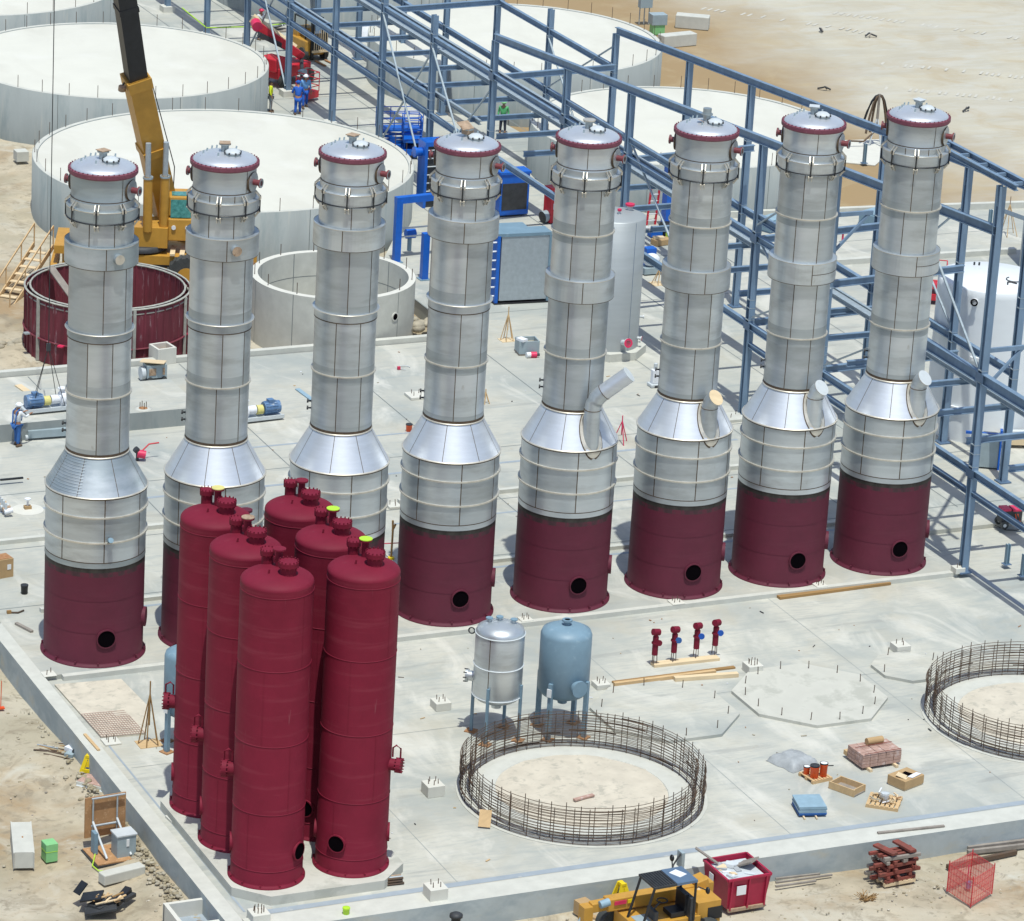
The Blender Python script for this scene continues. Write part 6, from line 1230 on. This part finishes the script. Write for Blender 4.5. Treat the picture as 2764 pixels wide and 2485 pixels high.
for k in range(7): f_ = (k+.7)/7.6; m = M(); m.bar((-.22-.15+.3*f_, .3*f_, 2.3*f_), (.22-.15+.3*f_, .3*f_, 2.3*f_), .06, .04, 'white'); m.build('rung', t)
p_ = at(2, 0, 1190, 1780, 0); m = M(); m.box((0, 0, 1.6), (.75, .5, 3.2), 'blue_paint'); 
for k in range(4): m.cyl((.3*(-1)**k, -.26, .5+k*.7), (.3*(-1)**k, -.3, .5+k*.7), .07, 'white', 8)
solo('blue_machine', m, 'tall bright blue panel with white bolts left of the sixth tower', 'machine', (p_.x+.3, p_.y, 0), .0)
m = M(); m.cyl((-.25, 0, .35), (.1, 0, .35), .35, 'black', 20); m.cyl((.25, .0, .3), (.5, 0, .3), .33, 'blue_paint', 20, mc='black'); m.box((-.6, 0, .25), (.6, .4, .4), 'blue_paint'); solo('blue_fan', m, 'blue fan with black drum openings behind the grey tank', 'fan', tuple(at(2, 0, 1150, 1800, 0)+V((0, -.8, 0))), 0)
m = M(); m.box((0, 0, .2), (.9, .6, .3), 'grey_paint'); m.ball((0, 0, .65), .38, 'foam_white', 14, (1.1, .8, .8)); m.box((.2, .6, .6), (.5, .4, .9), 'blue_paint'); solo('wrapped_motor', m, 'motor wrapped in white sheet left of the sixth tower collar', 'motor', tuple(at(2, 1, 1085, 340, 0)), 0, bevel=.02)
m = M(); m.box((0, 0, .15), (1.2, .5, .25), 'cardboard', .2); m.box((.4, .2, .3), (.3, .3, .3), 'lime', .3); m.box((-.3, 0, .32), (.5, .3, .12), 'pale_wood', -.2); solo('parts_heap', m, 'heap of cardboard and a lime green piece behind the frame beam', 'heap', tuple(at(2, 1, 1190, 110, 0)), 0)
# things beyond the frame, far right ground
def conc_blk(i_, j_, x_, y_, d, rz, label, z0=-.12): m = M(); m.box((0, 0, d[2]/2), d, 'concrete'); solo('concrete_block', m, label, 'concrete block', tuple(at(i_, j_, x_, y_, z0)), rz, 'concrete blocks on the far ground', bevel=.04)
conc_blk(2, 0, 1410, 215, (1.9, .8, .75), R(-32), 'long grey concrete block on the far sandy ground')
conc_blk(2, 0, 1290, 355, (2.2, .7, .7), R(8), 'pale concrete block at the rim of the round tank, below the green cabinet')
p_ = at(2, 0, 1035, 190, -.1); t = thing('control_cabinet', 'grey control cabinet on a pipe rack at the top edge', 'cabinet', tuple(p_)); m = M(); m.box((0, 0, 1.6), (.75, .35, 1.2), 'grey_paint'); m.build('box', t); m = M()
for a in (-.3, .3, 0): m.tube([(a, .05, 0), (a, .05, 2.2)], .04, 'galv', 6)
m.build('stand', t)
m = M(); m.box((0, 0, .85), (.9, .7, .6), 'grey_paint'); m.box((0, 0, .3), (.7, .6, .6), 'green'); m.box((0, 0, .6), (.72, .62, .03), 'lime'); solo('transformer', m, 'grey box on a pale green base beside the far control cabinet', 'transformer', tuple(at(2, 0, 1135, 260, -.1)), R(-5), bevel=.02)
# hose stand
p_ = at(3, 0, 860, 1130, -.1); t = thing('hose_stand', 'timber stand draped with black hoses between the last two towers', 'hose stand', tuple(p_)); m = M()
for k in range(4): a = k*1.57+.3; m.tube([(.45*cos(a), .4*sin(a), 0), (0, 0, 1.5)], .04, 'light_grey', 6)
m.tube([(0, 0, .9), (0, 0, 2.7)], .07, 'grey_wood', 7); m.build('frame', t); m = M()
for k, (a, w_) in enumerate(((0, .6), (.3, .75), (pi, .6), (pi-.4, .8), (2.2, .45))): m.tube([(cos(a)*w_*q_, sin(a)*w_*q_*.5, 2.65-2.0*q_**2.2*(1-.2*(k % 2))) for q_ in (0, .25, .5, .75, .9, 1.)], .06, 'black' if k % 2 else 'boots', 7)
m.tube([(0, 0, .8), (-.8, -.2, .3), (-1.6, -.1, .35), (-2.4, .1, .1)], .05, 'boots', 7); m.build('hose', t)
pp = M(); a = at(3, 0, 600, 1260, -.06); b = at(3, 0, 860, 1285, -.06); c_ = at(3, 0, 960, 1200, -.06); d = at(3, 0, 960, 1080, -.06); e = at(3, 0, 600, 1090, -.06)
pp.prism([(v.x-a.x, v.y-a.y) for v in (a, b, c_, d, e)], 0, .05, 'white_pad'); solo('concrete_pad', pp, 'irregular white pad under the hose stand beyond the towers', 'pad', (a.x, a.y, -.12))
for k, (x_, y_) in enumerate(((820, 285), (440, 245), (470, 700), (1575, 860))):
    m = M(); m.tube([(-.3, 0, .05), (0, .1, .2), (.15, 0, .12), (.4, -.1, .03)], .05, 'dark', 6); m.tube([(-.1, -.1, .03), (.05, 0, .2)], .04, 'grey_wood', 6); solo('debris', m, ('largest dark scrap on the far pale ground', 'small dark scrap on the far ground above the seventh tower', 'hooked black scrap just above the frame beam', 'tiny dark stone on the ground right of the last tower')[k], 'scrap', tuple(at(3, 0, x_, y_, -.1)), k*1.3)
# blue crates beyond the tower row
for i_, j_, x_, y_, l_ in ((3, 0, 870, 1730, 'grey blue steel box at the far kerb left of the last tower'), (3, 0, 70, 1780, 'grey blue steel box behind the seventh tower')):
    m = M(); m.box((0, 0, .3), (1.7, .9, .5), 'light_blue'); m.box((0, 0, .58), (1.6, .8, .06), 'sheet_blue'); m.box((0, 0, .03), (1.7, .9, .06), 'steel_dark'); solo('steel_box', m, l_, 'steel box', tuple(at(i_, j_, x_, y_, 0)), R(25), 'grey blue steel boxes', bevel=.03)
# small hydrant
m = M(); m.cyl((0, 0, 0), (0, 0, .5), .05, 'pink_red', 8); m.cyl((0, 0, .45), (0, 0, .6), .1, 'foam_white', 10); solo('hydrant', m, 'tiny red hydrant on the yard between the last two towers', 'hydrant', tuple(at(3, 1, 605, 100, 0)))
# far left: planks on the earth
m = M(); m.bar((0, 0, .1), (1.3, -.2, .1), .2, .12, 'light_grey'); m.bar((-.3, .4, .1), (.9, .2, .12), .15, .1, 'brown_wood'); solo('timber_pair', m, 'two short timbers on the earth at the left edge beside the big tank', 'timbers', tuple(at(0, 0, -20, 1720, -.7)), 0)
m = M(); rn = random.Random(8)
for k in range(26): m.ball((rn.uniform(-.9, .9), rn.uniform(-.5, .5), rn.uniform(0, .25)), rn.uniform(.12, .3), 'rubble', 7, (1.2, 1, .7), 5)
solo('soil_heap', m, 'heap of broken soil beside the open concrete ring', 'soil heap', tuple(at(1, 1, 1310, 800, -.2)+V((0, .9, 0))), R(20))
m = M(); rn = random.Random(18)
for k in range(18): m.ball((rn.uniform(-1.2, 1.2), rn.uniform(-.3, .3), rn.uniform(-.1, .1)), rn.uniform(.12, .25), 'rubble', 7, (1.3, 1, .6), 5)
solo('soil_heap', m, 'low bank of dark soil left of the red formwork ring', 'soil heap', tuple(at(0, 1, 90, 900, -.7)), R(5))
# white tarps at top, caution tape
m = M(); vs = []; n = 10
for j in range(n+1):
    for i in range(n+1): u = i/n*2-1; v = j/n*2-1; e = max(abs(u), abs(v)); vs.append((u*1.1, v*.8, max(.02, .9*(1-e**3)+.15*noise.noise((u*3, v*3, 7)))))
m.add(vs, [(j*(n+1)+i, j*(n+1)+i+1, (j+1)*(n+1)+i+1, (j+1)*(n+1)+i) for j in range(n) for i in range(n)], 'foam_white', True); solo('white_bags', m, 'white bags piled in front of the top centre tank', 'bags', tuple(at(1, 0, 950, 300, 0)), .3)
m = M(); a = at(0, 0, 1420, 60, .9); b = at(0, 0, 1610, 215, .9); c_ = at(0, 0, 2022, 205, .9); d = at(1, 0, 240, 180, 1.)
m.tube([V((0, 0, 0)), b-a, c_-a, d-a], .035, 'lime', 5); solo('caution_tape', m, 'yellow green tape strung between the frame columns at the top', 'tape', tuple(a))
m = M(); m.box((0, 0, .05), (1.5, .8, .05), 'grey_wood'); 
for k in range(6): m.tube([(-.7+k*.05, -.3+k*.1, .1), (.3+k*.1, -.25+k*.08, .35)], .05, 'galv' if k % 2 else 'dark', 6)
solo('pipe_pile', m, 'pile of grey pipes and cables behind the folded boom lift', 'pipes', tuple(at(1, 0, 150, 240, 0)))
